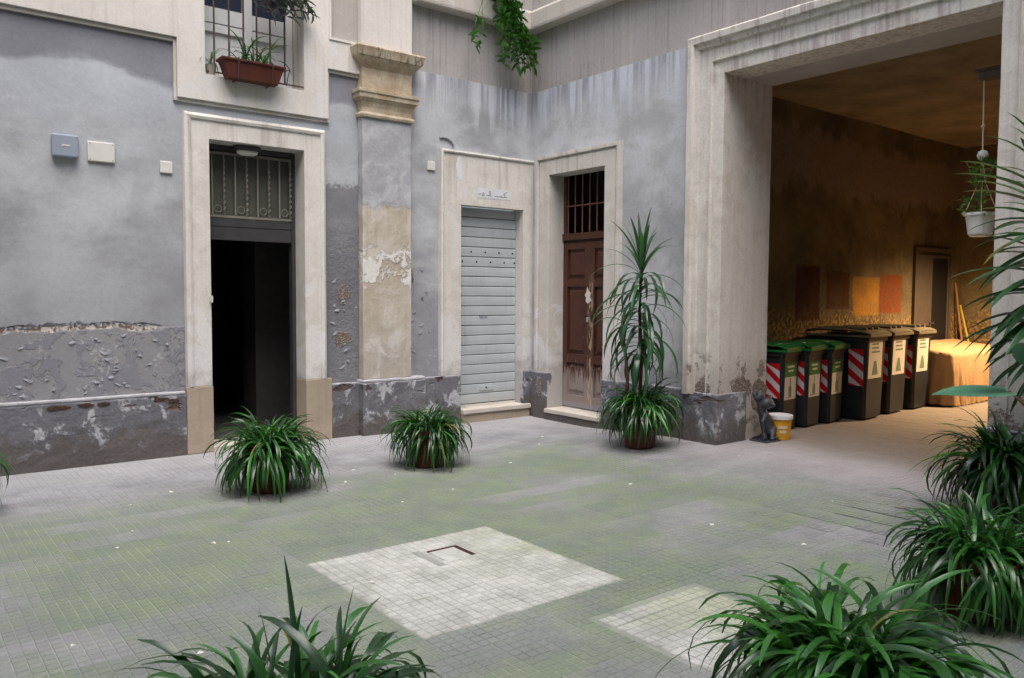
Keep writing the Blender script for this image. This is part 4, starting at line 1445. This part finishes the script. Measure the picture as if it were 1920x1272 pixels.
EAR = ear_leaf('leaf')
rt3 = empty('potted_plant', (-1.02, -6.22, gz(-1.02, -6.22)), 'elephant ear with broad blue-green leaves above the strap leaves by the pier', 'potted plant')
pot(rt3, 0.15, 0.19, 0.34, 'terra_dark')
for (tx, ty, tz, az, tilt, roll, L) in ((-0.18, 0.44, 0.92, 2.3, -0.06, 0.1, 0.40), (-0.04, 0.22, 1.05, 1.5, 0.7, 0.5, 0.27), (-0.05, 0.15, 0.66, 1.6, 0.6, 0.3, 0.25), (0.3, -0.15, 1.15, -0.4, 0.4, 0.1, 0.40), (-0.05, -0.3, 1.0, -2.2, 0.5, 0.0, 0.4)):
    MB().tube([(0, 0, 0.3), (tx * 0.3, ty * 0.3, tz * 0.65), (tx, ty, tz)], 0.012, 6, 0.007).build('stalk', 'stem', rt3, smooth=True)
    put_leaf(EAR, rt3, (tx, ty, tz), az, L, tilt, roll)

# window trough
tr = empty('window_trough', (-3.50, -0.14, 3.44), 'brown plastic trough of spiky plants hooked on the window bars', 'planter')
rg = []
for z, hx, hy in ((0.0, 0.235, 0.055), (0.15, 0.285, 0.075), (0.152, 0.30, 0.088), (0.175, 0.302, 0.09), (0.175, 0.285, 0.075), (0.15, 0.28, 0.07)):
    rg.append([(-hx, -hy, z), (hx, -hy, z), (hx, hy, z), (-hx, hy, z)])
MB().rings(rg).build('trough', 'terra_dark', tr, bevel=0.006)
for xx in (-0.15, 0.17):
    MB().tube([(xx, 0.1, 0.178), (xx, -0.094, 0.18), (xx, -0.084, 0.12), (xx, -0.064, -0.006), (xx, 0.09, -0.006)], 0.006, 6).build('bracket', 'iron', tr)
MB().tube([(0.30, 0.09, 0.16), (0.36, -0.03, 0.17), (0.33, -0.06, 0.10), (0.33, -0.02, 0.02)], 0.005, 6).build('bracket', 'iron', tr)
MB().box(-0.03, 0.02, -0.0775, -0.0755, 0.10, 0.125).build('maker_mark', 'yellow_pole', tr)
D.objects['maker_mark'].rotation_euler = (rad(-7), 0, 0)
D.objects['maker_mark'].location = (0, 0.0022, 0.009)
random.seed(9)
for cx in (-0.08, 0.03, 0.12):
    for i in range(13):
        az = i * 2.4
        put_leaf(STRAP[random.randint(0, 9)], tr, (cx + random.uniform(-.03, .03), random.uniform(-.02, .02), 0.15), az, random.uniform(.22, .40), 0, 0)
# neighbouring small pot with an upright plant
sp_ = empty('small_plant', (-3.83, -0.005, 3.475), 'thin sprawling plant at the corner of the window sill', 'plant')
MB().lathe([(0.035, 0.0), (0.05, 0.09), (0.053, 0.095), (0.045, 0.095)], 14).build('pot', 'grille', sp_)
for i in range(9):
    put_leaf(STRAP[random.randint(1, 12)], sp_, (0, 0, 0.09), i * 0.9, random.uniform(.16, .34), 0, 0)

# lanceolate vine leaf
def lance(name, mat, w=0.30, bend=0.6):
    return leaf_mesh(name, mat, 0.2, bend, w, p=1.0, segs=5, fold=0.3, wpow=0.9)


VL = [lance('leaf', 'leaf_vine', 0.30, b) for b in (0.4, 0.8, 1.2)]
PL = [lance('leaf', 'leaf_purple', 0.24, b) for b in (0.4, 0.9)]
vine = empty('trailing_plant', (-0.80, -0.02, 4.84), 'green trailing plant spilling from a terracotta pot on the string course', 'plant')
random.seed(21)
rg = []
for z, hx, hy in ((0.0, 0.22, 0.06), (0.15, 0.26, 0.075), (0.17, 0.27, 0.08), (0.17, 0.25, 0.07), (0.14, 0.24, 0.06)):
    rg.append([(-hx, -hy, z), (hx, -hy, z), (hx, hy, z), (-hx, hy, z)])
MB().rings(rg).build('trough', 'terra', vine, bevel=0.006)
vine.location.y = -0.085
nl = 0
for i in range(34):
    sx = random.uniform(0.10, 0.62) if i > 3 else random.uniform(-0.28, -0.12)
    ln = random.uniform(0.45, 0.85)
    pts = []
    for k in range(7):
        s = k / 6
        pts.append((sx * 0.4 + (sx * 0.6) * s + random.uniform(-.03, .03), -0.075 - 0.09 * S(s * 3) - random.uniform(0, .04), 0.15 + 0.05 * math.sin(s * 6) * (1 - s) - ln * s * 1.05))
    MB().tube(pts, 0.004, 5, 0.002).build('tendril', 'gstem', vine)
    for k in range(1, 7):
        for q in range(2):
            if i <= 3 and k < 5: continue
            put_leaf(random.choice(VL), vine, Vector(pts[k]) + Vector((random.uniform(-.03, .03), random.uniform(-.03, .0), random.uniform(-.04, .03))), random.uniform(0, 6.28), random.uniform(.10, .16), random.uniform(.2, 1.2), random.uniform(-.4, .4))
for i in range(34):
    put_leaf(STRAP[random.randint(8, 15)], vine, (random.uniform(0.05, .25), -.03, .14), random.uniform(3.6, 6.2), random.uniform(.25, .42), 0, 0)

pv = empty('trailing_plant', (-3.16, -0.06, 4.36), 'dark purple trailing plant hanging through the window bars', 'plant')
MB().box(-0.22, 0.14, -0.05, 0.05, 0, 0.10).build('trough', 'terra_dark', pv, bevel=0.01)
random.seed(3)
for i in range(30):
    sx = random.uniform(-.36, .26)
    ln = random.uniform(0.2, 0.36)
    pts = [(sx * 0.5 + sx * 0.5 * k / 4, -0.055 - 0.02 * k + random.uniform(-.015, .01), 0.08 - ln * (k / 4)) for k in range(5)]
    MB().tube(pts, 0.004, 5, 0.003).build('tendril', 'stem', pv)
    for k in range(1, 5):
        for q in range(2):
            put_leaf(random.choice(PL), pv, pts[k], random.uniform(0, 6.28), random.uniform(.09, .14), random.uniform(.3, 1.1), 0)

# hanging basket at the gateway
hb = empty('hanging_planter', (0.39, -4.96, 1.95), 'white pot of ivy hanging on a cotton rope in the gateway', 'hanging planter')
MB().lathe([(0.07, 0), (0.085, 0.02), (0.105, 0.155), (0.118, 0.16), (0.118, 0.18), (0.105, 0.18), (0.1, 0.15)], 24).build('pot', 'pot_white', hb)
MB().lathe([(0.10, 0.155), (0.01, 0.165)], 16).build('soil', 'soil', hb)
MB().tube([(0.02, 0.02, 1.255), (0.005, 0.005, 0.62)], 0.006, 6).build('rope', 'rope', hb)
kn = MB().lathe([(0.005, -0.04), (0.03, -0.03), (0.042, 0), (0.03, 0.03), (0.005, 0.04)], 14).build('bead', 'plate', hb, smooth=True)
kn.location = (0.003, 0.003, 0.62)
MB().lathe([(0.004, -0.015), (0.018, 0), (0.004, 0.02)], 10).build('knot', 'rope', hb, smooth=True)
D.objects['knot'].location = (0.01, 0.01, 0.84)
for k in range(4):
    a = k * math.pi / 2 + .4
    MB().tube([(0, 0, 0.60), (0.02 * math.cos(a), 0.02 * math.sin(a), 0.42), (0.112 * math.cos(a), 0.112 * math.sin(a), 0.17)], 0.0035, 5).build('cord', 'rope', hb)
random.seed(44)
for i in range(14):
    a = random.uniform(0, 6.28)
    r_e = random.uniform(.05, .2)
    zt = random.uniform(.2, .62)
    pts = [(0, 0, .16), (0.05 * math.cos(a), .05 * math.sin(a), .16 + (zt - .16) * .6), (r_e * math.cos(a), r_e * math.sin(a), zt)]
    MB().tube(pts, 0.003, 5).build('tendril', 'gstem', hb)
    for q in range(4):
        b_ = Vector(pts[1]).lerp(Vector(pts[2]), random.random() * 1.1)
        put_leaf(random.choice(VL), hb, b_, random.uniform(0, 6.28), random.uniform(.06, .1), random.uniform(-.2, .9), random.uniform(-.4, .4))
for i in range(16):
    put_leaf(random.choice(VL), hb, (random.uniform(-.08, .08), random.uniform(-.08, .08), .17), random.uniform(0, 6.28), random.uniform(.08, .13), random.uniform(-.7, .2), 0)
# iron bracket carrying the rope
br = empty('iron_bracket', (0.40, -5.222, 3.12), 'dark iron bracket on the gateway jamb carrying the hanging pot', 'bracket')
MB().box(-0.02, 0.02, 0.0, 0.34, 0.085, 0.11).build('arm', 'iron', br)
MB().box(-0.06, 0.06, 0.0, 0.30, 0.02, 0.075).build('tube_housing', 'iron', br, bevel=0.01)
MB().box(-0.05, 0.05, -0.0, 0.012, -0.08, 0.16).build('wall_plate', 'iron', br)

# ------------------------------------------------------------------ passage things
def sticker(m, pts): return m.face(pts)


def bin_(name, x, y, rz, w, d, h, lidmat, label, group, green):
    """wheeled bin: body tapers down, front-left corner at x,y; front faces local -y"""
    r = empty(name, (x, y, 0.06), label, 'bin', group, rz)
    wt, dt = w, d
    wb_, db_ = w * 0.84, d * 0.80
    hb_ = h * 0.93
    def ring(z, hw, y0, y1, c=0.03):
        x0, x1 = w / 2 - hw, w / 2 + hw
        return [(x0 + c, y0, z), (x1 - c, y0, z), (x1, y0 + c, z), (x1, y1 - c, z), (x1 - c, y1, z), (x0 + c, y1, z), (x0, y1 - c, z), (x0, y0 + c, z)]
    f0 = (w - wb_) * 0.25
    B = MB().rings([ring(0.02, wb_ / 2, f0, f0 + db_), ring(0.06, wb_ / 2 + .005, f0 * .9, f0 + db_), ring(hb_ * .95, wt / 2, 0.0, dt), ring(hb_ * .951, wt / 2 + .018, -.018, dt + .018), ring(hb_, wt / 2 + .018, -.018, dt + .018)])
    body = B.build('body', 'bin', r, bevel=0.004)
    # lid: slightly domed, overhanging, rising to the hinge
    lw = wt / 2 + .028
    zf, zb = hb_ + .004, hb_ + .03
    rows = []
    for (yy, zz_) in ((-.045, zf), (-.05, zf + .03), (0.02, zf + .055), (dt * .4, zf + .07 + (h - hb_ - .06) * .6), (dt * .8, h + .01), (dt + .01, h - .005), (dt + .03, zb)):
        rows.append([(w / 2 - lw, yy, zz_), (w / 2 - lw + .03, yy, zz_ + .012), (w / 2, yy, zz_ + .022), (w / 2 + lw - .03, yy, zz_ + .012), (w / 2 + lw, yy, zz_)])
    L = MB().rings(rows, closed=False, cap=(False, False))
    for sx in (-1, 1):
        L.box(w / 2 + sx * lw - .006, w / 2 + sx * lw + .006, -.045, dt + .025, hb_ + .003, hb_ + .028)
    L.box(w / 2 - lw + .007, w / 2 + lw - .007, -.05, -.04, hb_ + .002, hb_ + .03)
    lid_ = L.build('lid', lidmat, r, bevel=0.002)
    if not green:
        for q in range(3):
            xx = w * (.2 + .3 * q)
            MB().box(xx - .02, xx + .02, 0.05, dt * .9, h * .985 + .004, h + .035).build('lid_rib', lidmat, lid_, bevel=0.006)
    else:
        MB().box(w * .2, w * .75, 0.08, dt * .7, h + .008, h + .022).build('lid_panel', 'label', lid_, bevel=0.004)
    # side stripe (on the face towards the courtyard) and front label follow the taper
    def side(yf, z):                       # point on local -x face
        t = (z - .06) / (hb_ * .95 - .06)
        x0 = w / 2 - (wb_ / 2 + (wt / 2 - wb_ / 2) * t)
        return (x0 - .003, yf, z)
    def front(xf, z):
        t = (z - .06) / (hb_ * .95 - .06)
        return (xf, f0 * .9 * (1 - t) - .003, z)
    zs0, zs1 = h * .37, h * .80
    y0_, y1_ = 0.04, 0.04 + (0.15 if green else 0.17)
    nst = 6
    stp = MB()
    stw = MB()
    sh_ = 0.14
    for kk in range(-2, nst + 1):
        za, zb_ = zs0 + kk * (zs1 - zs0) / 5, zs0 + (kk + 1) * (zs1 - zs0) / 5
        # slanted band clipped to the sticker
        poly = []
        for yy, dz in ((y0_, 0), (y1_, sh_)):
            poly.append((yy, min(max(za + dz, zs0), zs1), min(max(zb_ + dz, zs0), zs1)))
        (ya, a0, a1), (yb, b0, b1) = poly
        if a1 - a0 < 1e-4 and b1 - b0 < 1e-4: continue
        tgt = stp if kk % 2 == 0 else stw
        tgt.face([side(ya, a0), side(yb, b0), side(yb, b1), side(ya, a1)])
    stp.build('red_stripe', 'red', body, fix=False)
    stw.build('white_stripe', 'white', body, fix=False)
    xa, xb = w * .12, w * .80
    if green:
        zt = zs0 + (zs1 - zs0) * .62
        MB().face([front(xa, zs0), front(xb, zs0), front(xb, zt), front(xa, zt)]).build('label', 'label', body, fix=False)
        MB().face([front(xa, zt), front(xb, zt), front(xb, zs1), front(xa, zs1)]).build('green_header', 'green_print', body, fix=False)
        mk = MB()
        def off(p): return (p[0], p[1] - .0015, p[2])
        for (za, xa_, xb_) in ((zt + .12, .25, .65), (zt + .075, .3, .62)):
            mk.face([off(front(w * xa_, za - .022)), off(front(w * xb_, za - .022)), off(front(w * xb_, za)), off(front(w * xa_, za))])
        mk.build('header_text', 'label', body, fix=False)
        bt = MB()
        bw = [(0, .035), (.1, .035), (.12, .012), (.2, .012)]
        for (za, wa_), (zb2, wb2) in zip(bw, bw[1:]):
            bt.face([off(front(w * .44 - wa_, zs0 + .03 + za)), off(front(w * .44 + wa_, zs0 + .03 + za)), off(front(w * .44 + wb2, zs0 + .03 + zb2)), off(front(w * .44 - wb2, zs0 + .03 + zb2))])
        bt.face([off(front(w * .22, zs0 + .02)), off(front(w * .68, zs0 + .02)), off(front(w * .68, zs0 + .026)), off(front(w * .22, zs0 + .026))])
        bt.build('bottle_print', 'ink', body, fix=False)
    else:
        zs2 = h * .90
        MB().face([front(xa, zs0 + .10), front(xb, zs0 + .10), front(xb, zs2), front(xa, zs2)]).build('label', 'label', body, fix=False)
        mk = MB()
        def off(p): return (p[0], p[1] - .0015, p[2])
        for (za, q0, q1) in ((zs2 - .04, .25, .6), (zs2 - .085, .25, .62), (zs2 - .13, .25, .66)):
            mk.face([off(front(w * q0, za - .02)), off(front(w * q1, za - .02)), off(front(w * q1, za)), off(front(w * q0, za))])
        mk.face([off(front(w * .3, zs0 + .14)), off(front(w * .62, zs0 + .14)), off(front(w * .5, zs0 + .30)), off(front(w * .4, zs0 + .30))])
        mk.build('print', 'ink', body, fix=False)
    for sx in (0.06, w - .06):
        wh = MB().lathe([(0.02, -.02), (0.095, -.022), (0.1, -.01), (0.1, .01), (0.095, .022), (0.02, .02)], 18).build('wheel', 'black', r)
        wh.rotation_euler = (0, rad(90), 0)
        wh.location = (sx, f0 + db_ + 0.0, 0.10)
    MB().tube([(0.06, d + .05, hb_ - .02), (w - .06, d + .05, hb_ - .02)], 0.014, 8).build('handle', 'bin', r)
    return r


GB = 'small green-lidded bins along the passage wall'
GC = 'big olive-lidded bins along the passage wall'
bin_('wheeled_bin', 1.06, -2.84, rad(9), .42, .48, .90, 'binlid_green', 'charcoal bin with bright green lid, next to the gateway jamb', GB, True)
bin_('wheeled_bin', 1.50, -2.85, rad(9), .42, .48, .90, 'binlid_green', 'middle one of three small green-lidded bins', GB, True)
bin_('wheeled_bin', 1.96, -2.85, rad(9), .42, .48, .90, 'binlid_green', 'small green-lidded bin touching the big olive-lidded bins', GB, True)
bin_('wheeled_bin', 2.50, -2.97, rad(6), .56, .70, 1.03, 'binlid', 'big olive-lidded bin next to the small green-lidded ones', GC, False)
bin_('wheeled_bin', 3.20, -2.90, rad(6), .56, .70, 1.03, 'binlid', 'middle one of three big olive-lidded bins', GC, False)
bin_('wheeled_bin', 3.86, -2.88, rad(6), .56, .70, 1.03, 'binlid', 'big olive-lidded bin next to the covered table', GC, False)

# covered table
tb = empty('covered_table', (5.4, -2.65, 0.06), 'table under a tan dust sheet hanging to the passage floor', 'table')
tm = MB()
nx, ny = 64, 20
random.seed(2)
X0, X1, Y0, Y1 = -0.88, 1.0, -0.38, 0.42
def ztop(x, y): return 0.70 + 0.10 * (y - Y0) / (Y1 - Y0) + 0.012 * mnoise.noise(Vector((x * 4, y * 4, 0)))
per = []
for i in range(nx): per.append((X0 + (X1 - X0) * i / nx, Y0, 0, -1))
for i in range(ny): per.append((X1, Y0 + (Y1 - Y0) * i / ny, 1, 0))
for i in range(nx): per.append((X1 - (X1 - X0) * i / nx, Y1, 0, 1))
for i in range(ny): per.append((X0, Y1 - (Y1 - Y0) * i / ny, -1, 0))
rings_ = []
for q, zf_ in ((0, None), (9, .985), (1, .92), (2, .6), (3, .3), (4, .02)):
    rg = []
    for i, (px_, py_, nx_, ny_) in enumerate(per):
        w_ = 0.045 * math.sin(i * 1.9 + 1.3 * mnoise.noise(Vector((i * .3, 1, q * .4)))) + 0.05 * mnoise.noise(Vector((i * .7, 3, q * .5)))
        if q == 0: rg.append((px_ * .985, py_ * .97, ztop(px_, py_)))
        elif q == 9: rg.append((px_ + nx_ * .006, py_ + ny_ * .006, ztop(px_, py_) - .008))
        else:
            k_ = (1 - zf_) * 1.2 + .1
            rg.append((px_ + nx_ * (.012 + w_ * k_ * .8 + .02 * k_), py_ + ny_ * (.012 + w_ * k_ * .8 + .02 * k_), ztop(px_, py_) * zf_ + (0.012 if q == 4 else 0)))
    rings_.append(rg)
tm.rings(rings_, cap=(True, False))
tm.build('dust_sheet', 'cloth', tb, smooth=True)
for lx in (X0 + .1, X1 - .1):
    for ly in (Y0 + .1, Y1 - .1):
        MB().box(lx - .02, lx + .02, ly - .02, ly + .02, 0, .66).build('leg', 'wood', tb)

# poles leaning on the back wall
for (x, y, x2, z2, mat, lab) in ((6.70, -2.35, 6.62, 1.65, 'wood', 'pale wooden pole leaning beside the passage door'), (6.75, -2.50, 6.68, 1.30, 'yellow_pole', 'thin yellow broom pole leaning beside the wooden one')):
    pr_ = empty('leaning_pole', (x, y, 0.06), lab, 'pole')
    MB().tube([(0, 0, 0.0), (x2 - x + .1, .24 if mat == 'wood' else .33, z2)], 0.016, 8).build('shaft', mat, pr_)
    MB().box(-.05, .05, -.02, .02, 0.0, .05).build('foot', mat, pr_)

# passage lamp (its warm light is what reaches the bins and the floor)
pl = empty('passage_lamp', (5.3, -3.95, 2.7), 'enamel shade lamp with lit bulb hanging in the passage', 'lamp')
MB().lathe([(0.03, 0.16), (0.05, 0.12), (0.17, 0.0), (0.165, 0.0), (0.045, 0.11), (0.03, 0.13)], 20).build('shade', 'dark', pl)
MB().lathe([(0.005, -0.03), (0.03, -0.01), (0.035, 0.02), (0.02, 0.06), (0.015, 0.10)], 14).build('bulb', 'bulb', pl, smooth=True)
MB().tube([(0, 0, 0.16), (0, 0, 1.08)], 0.005, 6).build('cable', 'black', pl)
ld = D.lights.new('passage_lamp_light', 'SPOT')
ld.spot_size = rad(150)
ld.spot_blend = 0.8
ld.energy = 430
ld.color = (1.0, 0.66, 0.35)
ld.shadow_soft_size = 0.12
lo_ = D.objects.new('passage_lamp_light', ld)
COL.objects.link(lo_)
lo_.parent = pl
lo_.location = (0, 0, -0.06)

# paint bucket
bk = empty('paint_bucket', (0.74, -3.02, 0.06), 'yellow paint bucket with a white lid at the gateway jamb', 'bucket')
MB().lathe([(0.095, 0.0), (0.10, 0.005), (0.118, 0.205), (0.118, 0.21)], 28).build('tub', 'bucket', bk)
MB().lathe([(0.128, 0.205), (0.13, 0.21), (0.13, 0.24), (0.122, 0.245), (0.116, 0.238), (0.01, 0.238)], 28).build('lid', 'lidwhite', bk)
bm_ = MB()
for row, (za, a0, a1) in enumerate(((0.13, 3.6, 4.45), (0.085, 3.75, 4.35))):
    nseg = 7
    for q in range(nseg):
        t0 = a0 + (a1 - a0) * (q + .12) / nseg
        t1 = a0 + (a1 - a0) * (q + .82) / nseg
        R_ = 0.1155
        bm_.face([(R_ * math.cos(t0), R_ * math.sin(t0), za - .014), (R_ * math.cos(t1), R_ * math.sin(t1), za - .014), (R_ * math.cos(t1), R_ * math.sin(t1), za + .014), (R_ * math.cos(t0), R_ * math.sin(t0), za + .014)])
bm_.build('lettering', 'label', bk, fix=False)

# cat statue: rounded volumes fused into one skin
def fused(name, blobs, mat, parent, vox=0.009):
    bm = bmesh.new()
    for (p, q, r0, r1) in blobs:
        p, q = Vector(p), Vector(q)
        n = max(2, int((q - p).length / (min(r0, r1) * .5)) + 1)
        for i in range(n):
            t = i / (n - 1)
            c = p.lerp(q, t)
            bmesh.ops.create_icosphere(bm, subdivisions=2, radius=r0 + (r1 - r0) * t, matrix=Matrix.Translation(c))
    me = D.meshes.new(name)
    bm.to_mesh(me)
    bm.free()
    o = D.objects.new(name, me)
    COL.objects.link(o)
    m = o.modifiers.new('r', 'REMESH')
    m.mode = 'VOXEL'
    m.voxel_size = vox
    m2 = o.modifiers.new('s', 'SMOOTH')
    m2.iterations = 3
    dg = bpy.context.evaluated_depsgraph_get()
    nm = D.meshes.new_from_object(o.evaluated_get(dg))
    o.modifiers.clear()
    o.data = nm
    nm.name = name
    for p in nm.polygons: p.use_smooth = True
    nm.materials.clear()
    nm.materials.append(MT[mat])
    o.parent = parent
    return o


cs = empty('cat_statue', (0.50, -2.98, 0.06), 'dark glazed statue of a cat climbing the gateway jamb', 'statue')
# local frame: a = along +x (right in the photograph), b = towards the viewer (-y)
A = [((.09, -.02, .10), (.04, -.01, .22), .075, .064), ((.04, -.01, .22), (-.01, 0, .31), .056, .045),       # trunk
     ((-.01, -.01, .31), (-.005, -.03, .355), .035, .03),                                                    # neck
     ((-.008, -.05, .378), (0.022, -.055, .376), .060, .056), ((.02, -.105, .36), (.028, -.107, .36), .022, .022),  # head, muzzle
     ((-.04, -.045, .425), (-.05, -.045, .462), .022, .006), ((.05, -.05, .42), (.062, -.05, .457), .022, .006),  # ears
     ((-.02, -.01, .30), (-.075, .0, .40), .026, .02), ((-.075, .0, .40), (-.10, .03, .47), .02, .018),        # fore leg reaching up
     ((.0, -.05, .27), (-.06, -.05, .20), .024, .02), ((-.06, -.05, .20), (-.035, -.05, .09), .018, .016), ((-.035, -.05, .09), (-.03, -.055, .04), .018, .028),  # lower fore leg
     ((.09, -.06, .11), (.05, -.09, .07), .048, .03), ((.05, -.09, .07), (.03, -.10, .03), .024, .026),        # hind leg
     ((.12, .0, .11), (.11, -.03, .06), .05, .03), ((.10, -.06, .03), (.12, -.09, .025), .026, .024),
     ((.13, .03, .06), (.06, .07, .03), .018, .016), ((.06, .07, .03), (-.07, .06, .025), .016, .012)]          # tail
A += [((-.075, .0, .435), (-.055, -.01, .455), .042, .038), ((-.045, -.045, .445), (-.042, -.05, .443), .018, .016),  # kitten head
      ((-.105, -.01, .475), (-.115, -.012, .50), .012, .005), ((-.05, -.01, .49), (-.045, -.012, .512), .012, .005)]
fused('figure', A, 'statue', cs)
MB().box(-.09, .15, -.125, .08, 0.0, 0.014).build('base', 'statue', cs, bevel=0.004)

# scraps of paper on the paving
random.seed(77)
sm = []
for k in range(4):
    m = MB()
    n = 6
    pts = [(0.011 * random.uniform(.6, 1.2) * math.cos(t * 2 * math.pi / n), .011 * random.uniform(.6, 1.2) * math.sin(t * 2 * math.pi / n), random.uniform(.001, .006)) for t in range(n)]
    m.v = pts + [(p[0], p[1], 0) for p in pts]
    m.f = [list(range(n))] + [[j, (j + 1) % n, n + (j + 1) % n, n + j] for j in range(n)]
    sm.append(m.mesh('paper_scrap', 'plate'))
for (px_, py_) in ((-4.95, -1.62), (-4.62, -1.42), (-5.1, -2.3), (-4.78, -2.85), (-4.70, -2.88), (-5.25, -2.6), (-3.45, -1.9), (-3.2, -1.55), (-3.0, -1.9), (-2.9, -2.6), (-1.95, -2.1), (-1.2, -1.6), (-.9, -1.3), (-1.7, -3.3), (-.3, -3.3), (-1.0, -4.6), (-2.1, -4.4), (-2.0, -5.0), (-5.3, -4.3), (-4.35, -4.0), (-5.7, -3.9), (-3.4, -2.7)):
    o = D.objects.new('paper_scrap', random.choice(sm))
    COL.objects.link(o)
    o.location = (px_, py_, gz(px_, py_) + 0.0005)
    o.rotation_euler = (0, 0, random.uniform(0, 6))
    s_ = random.uniform(.7, 1.6)
    o.scale = (s_, s_, s_)
    tag(o, 'tiny white scrap of paper lying on the paving', 'paper scrap', 'paper scraps scattered on the paving')
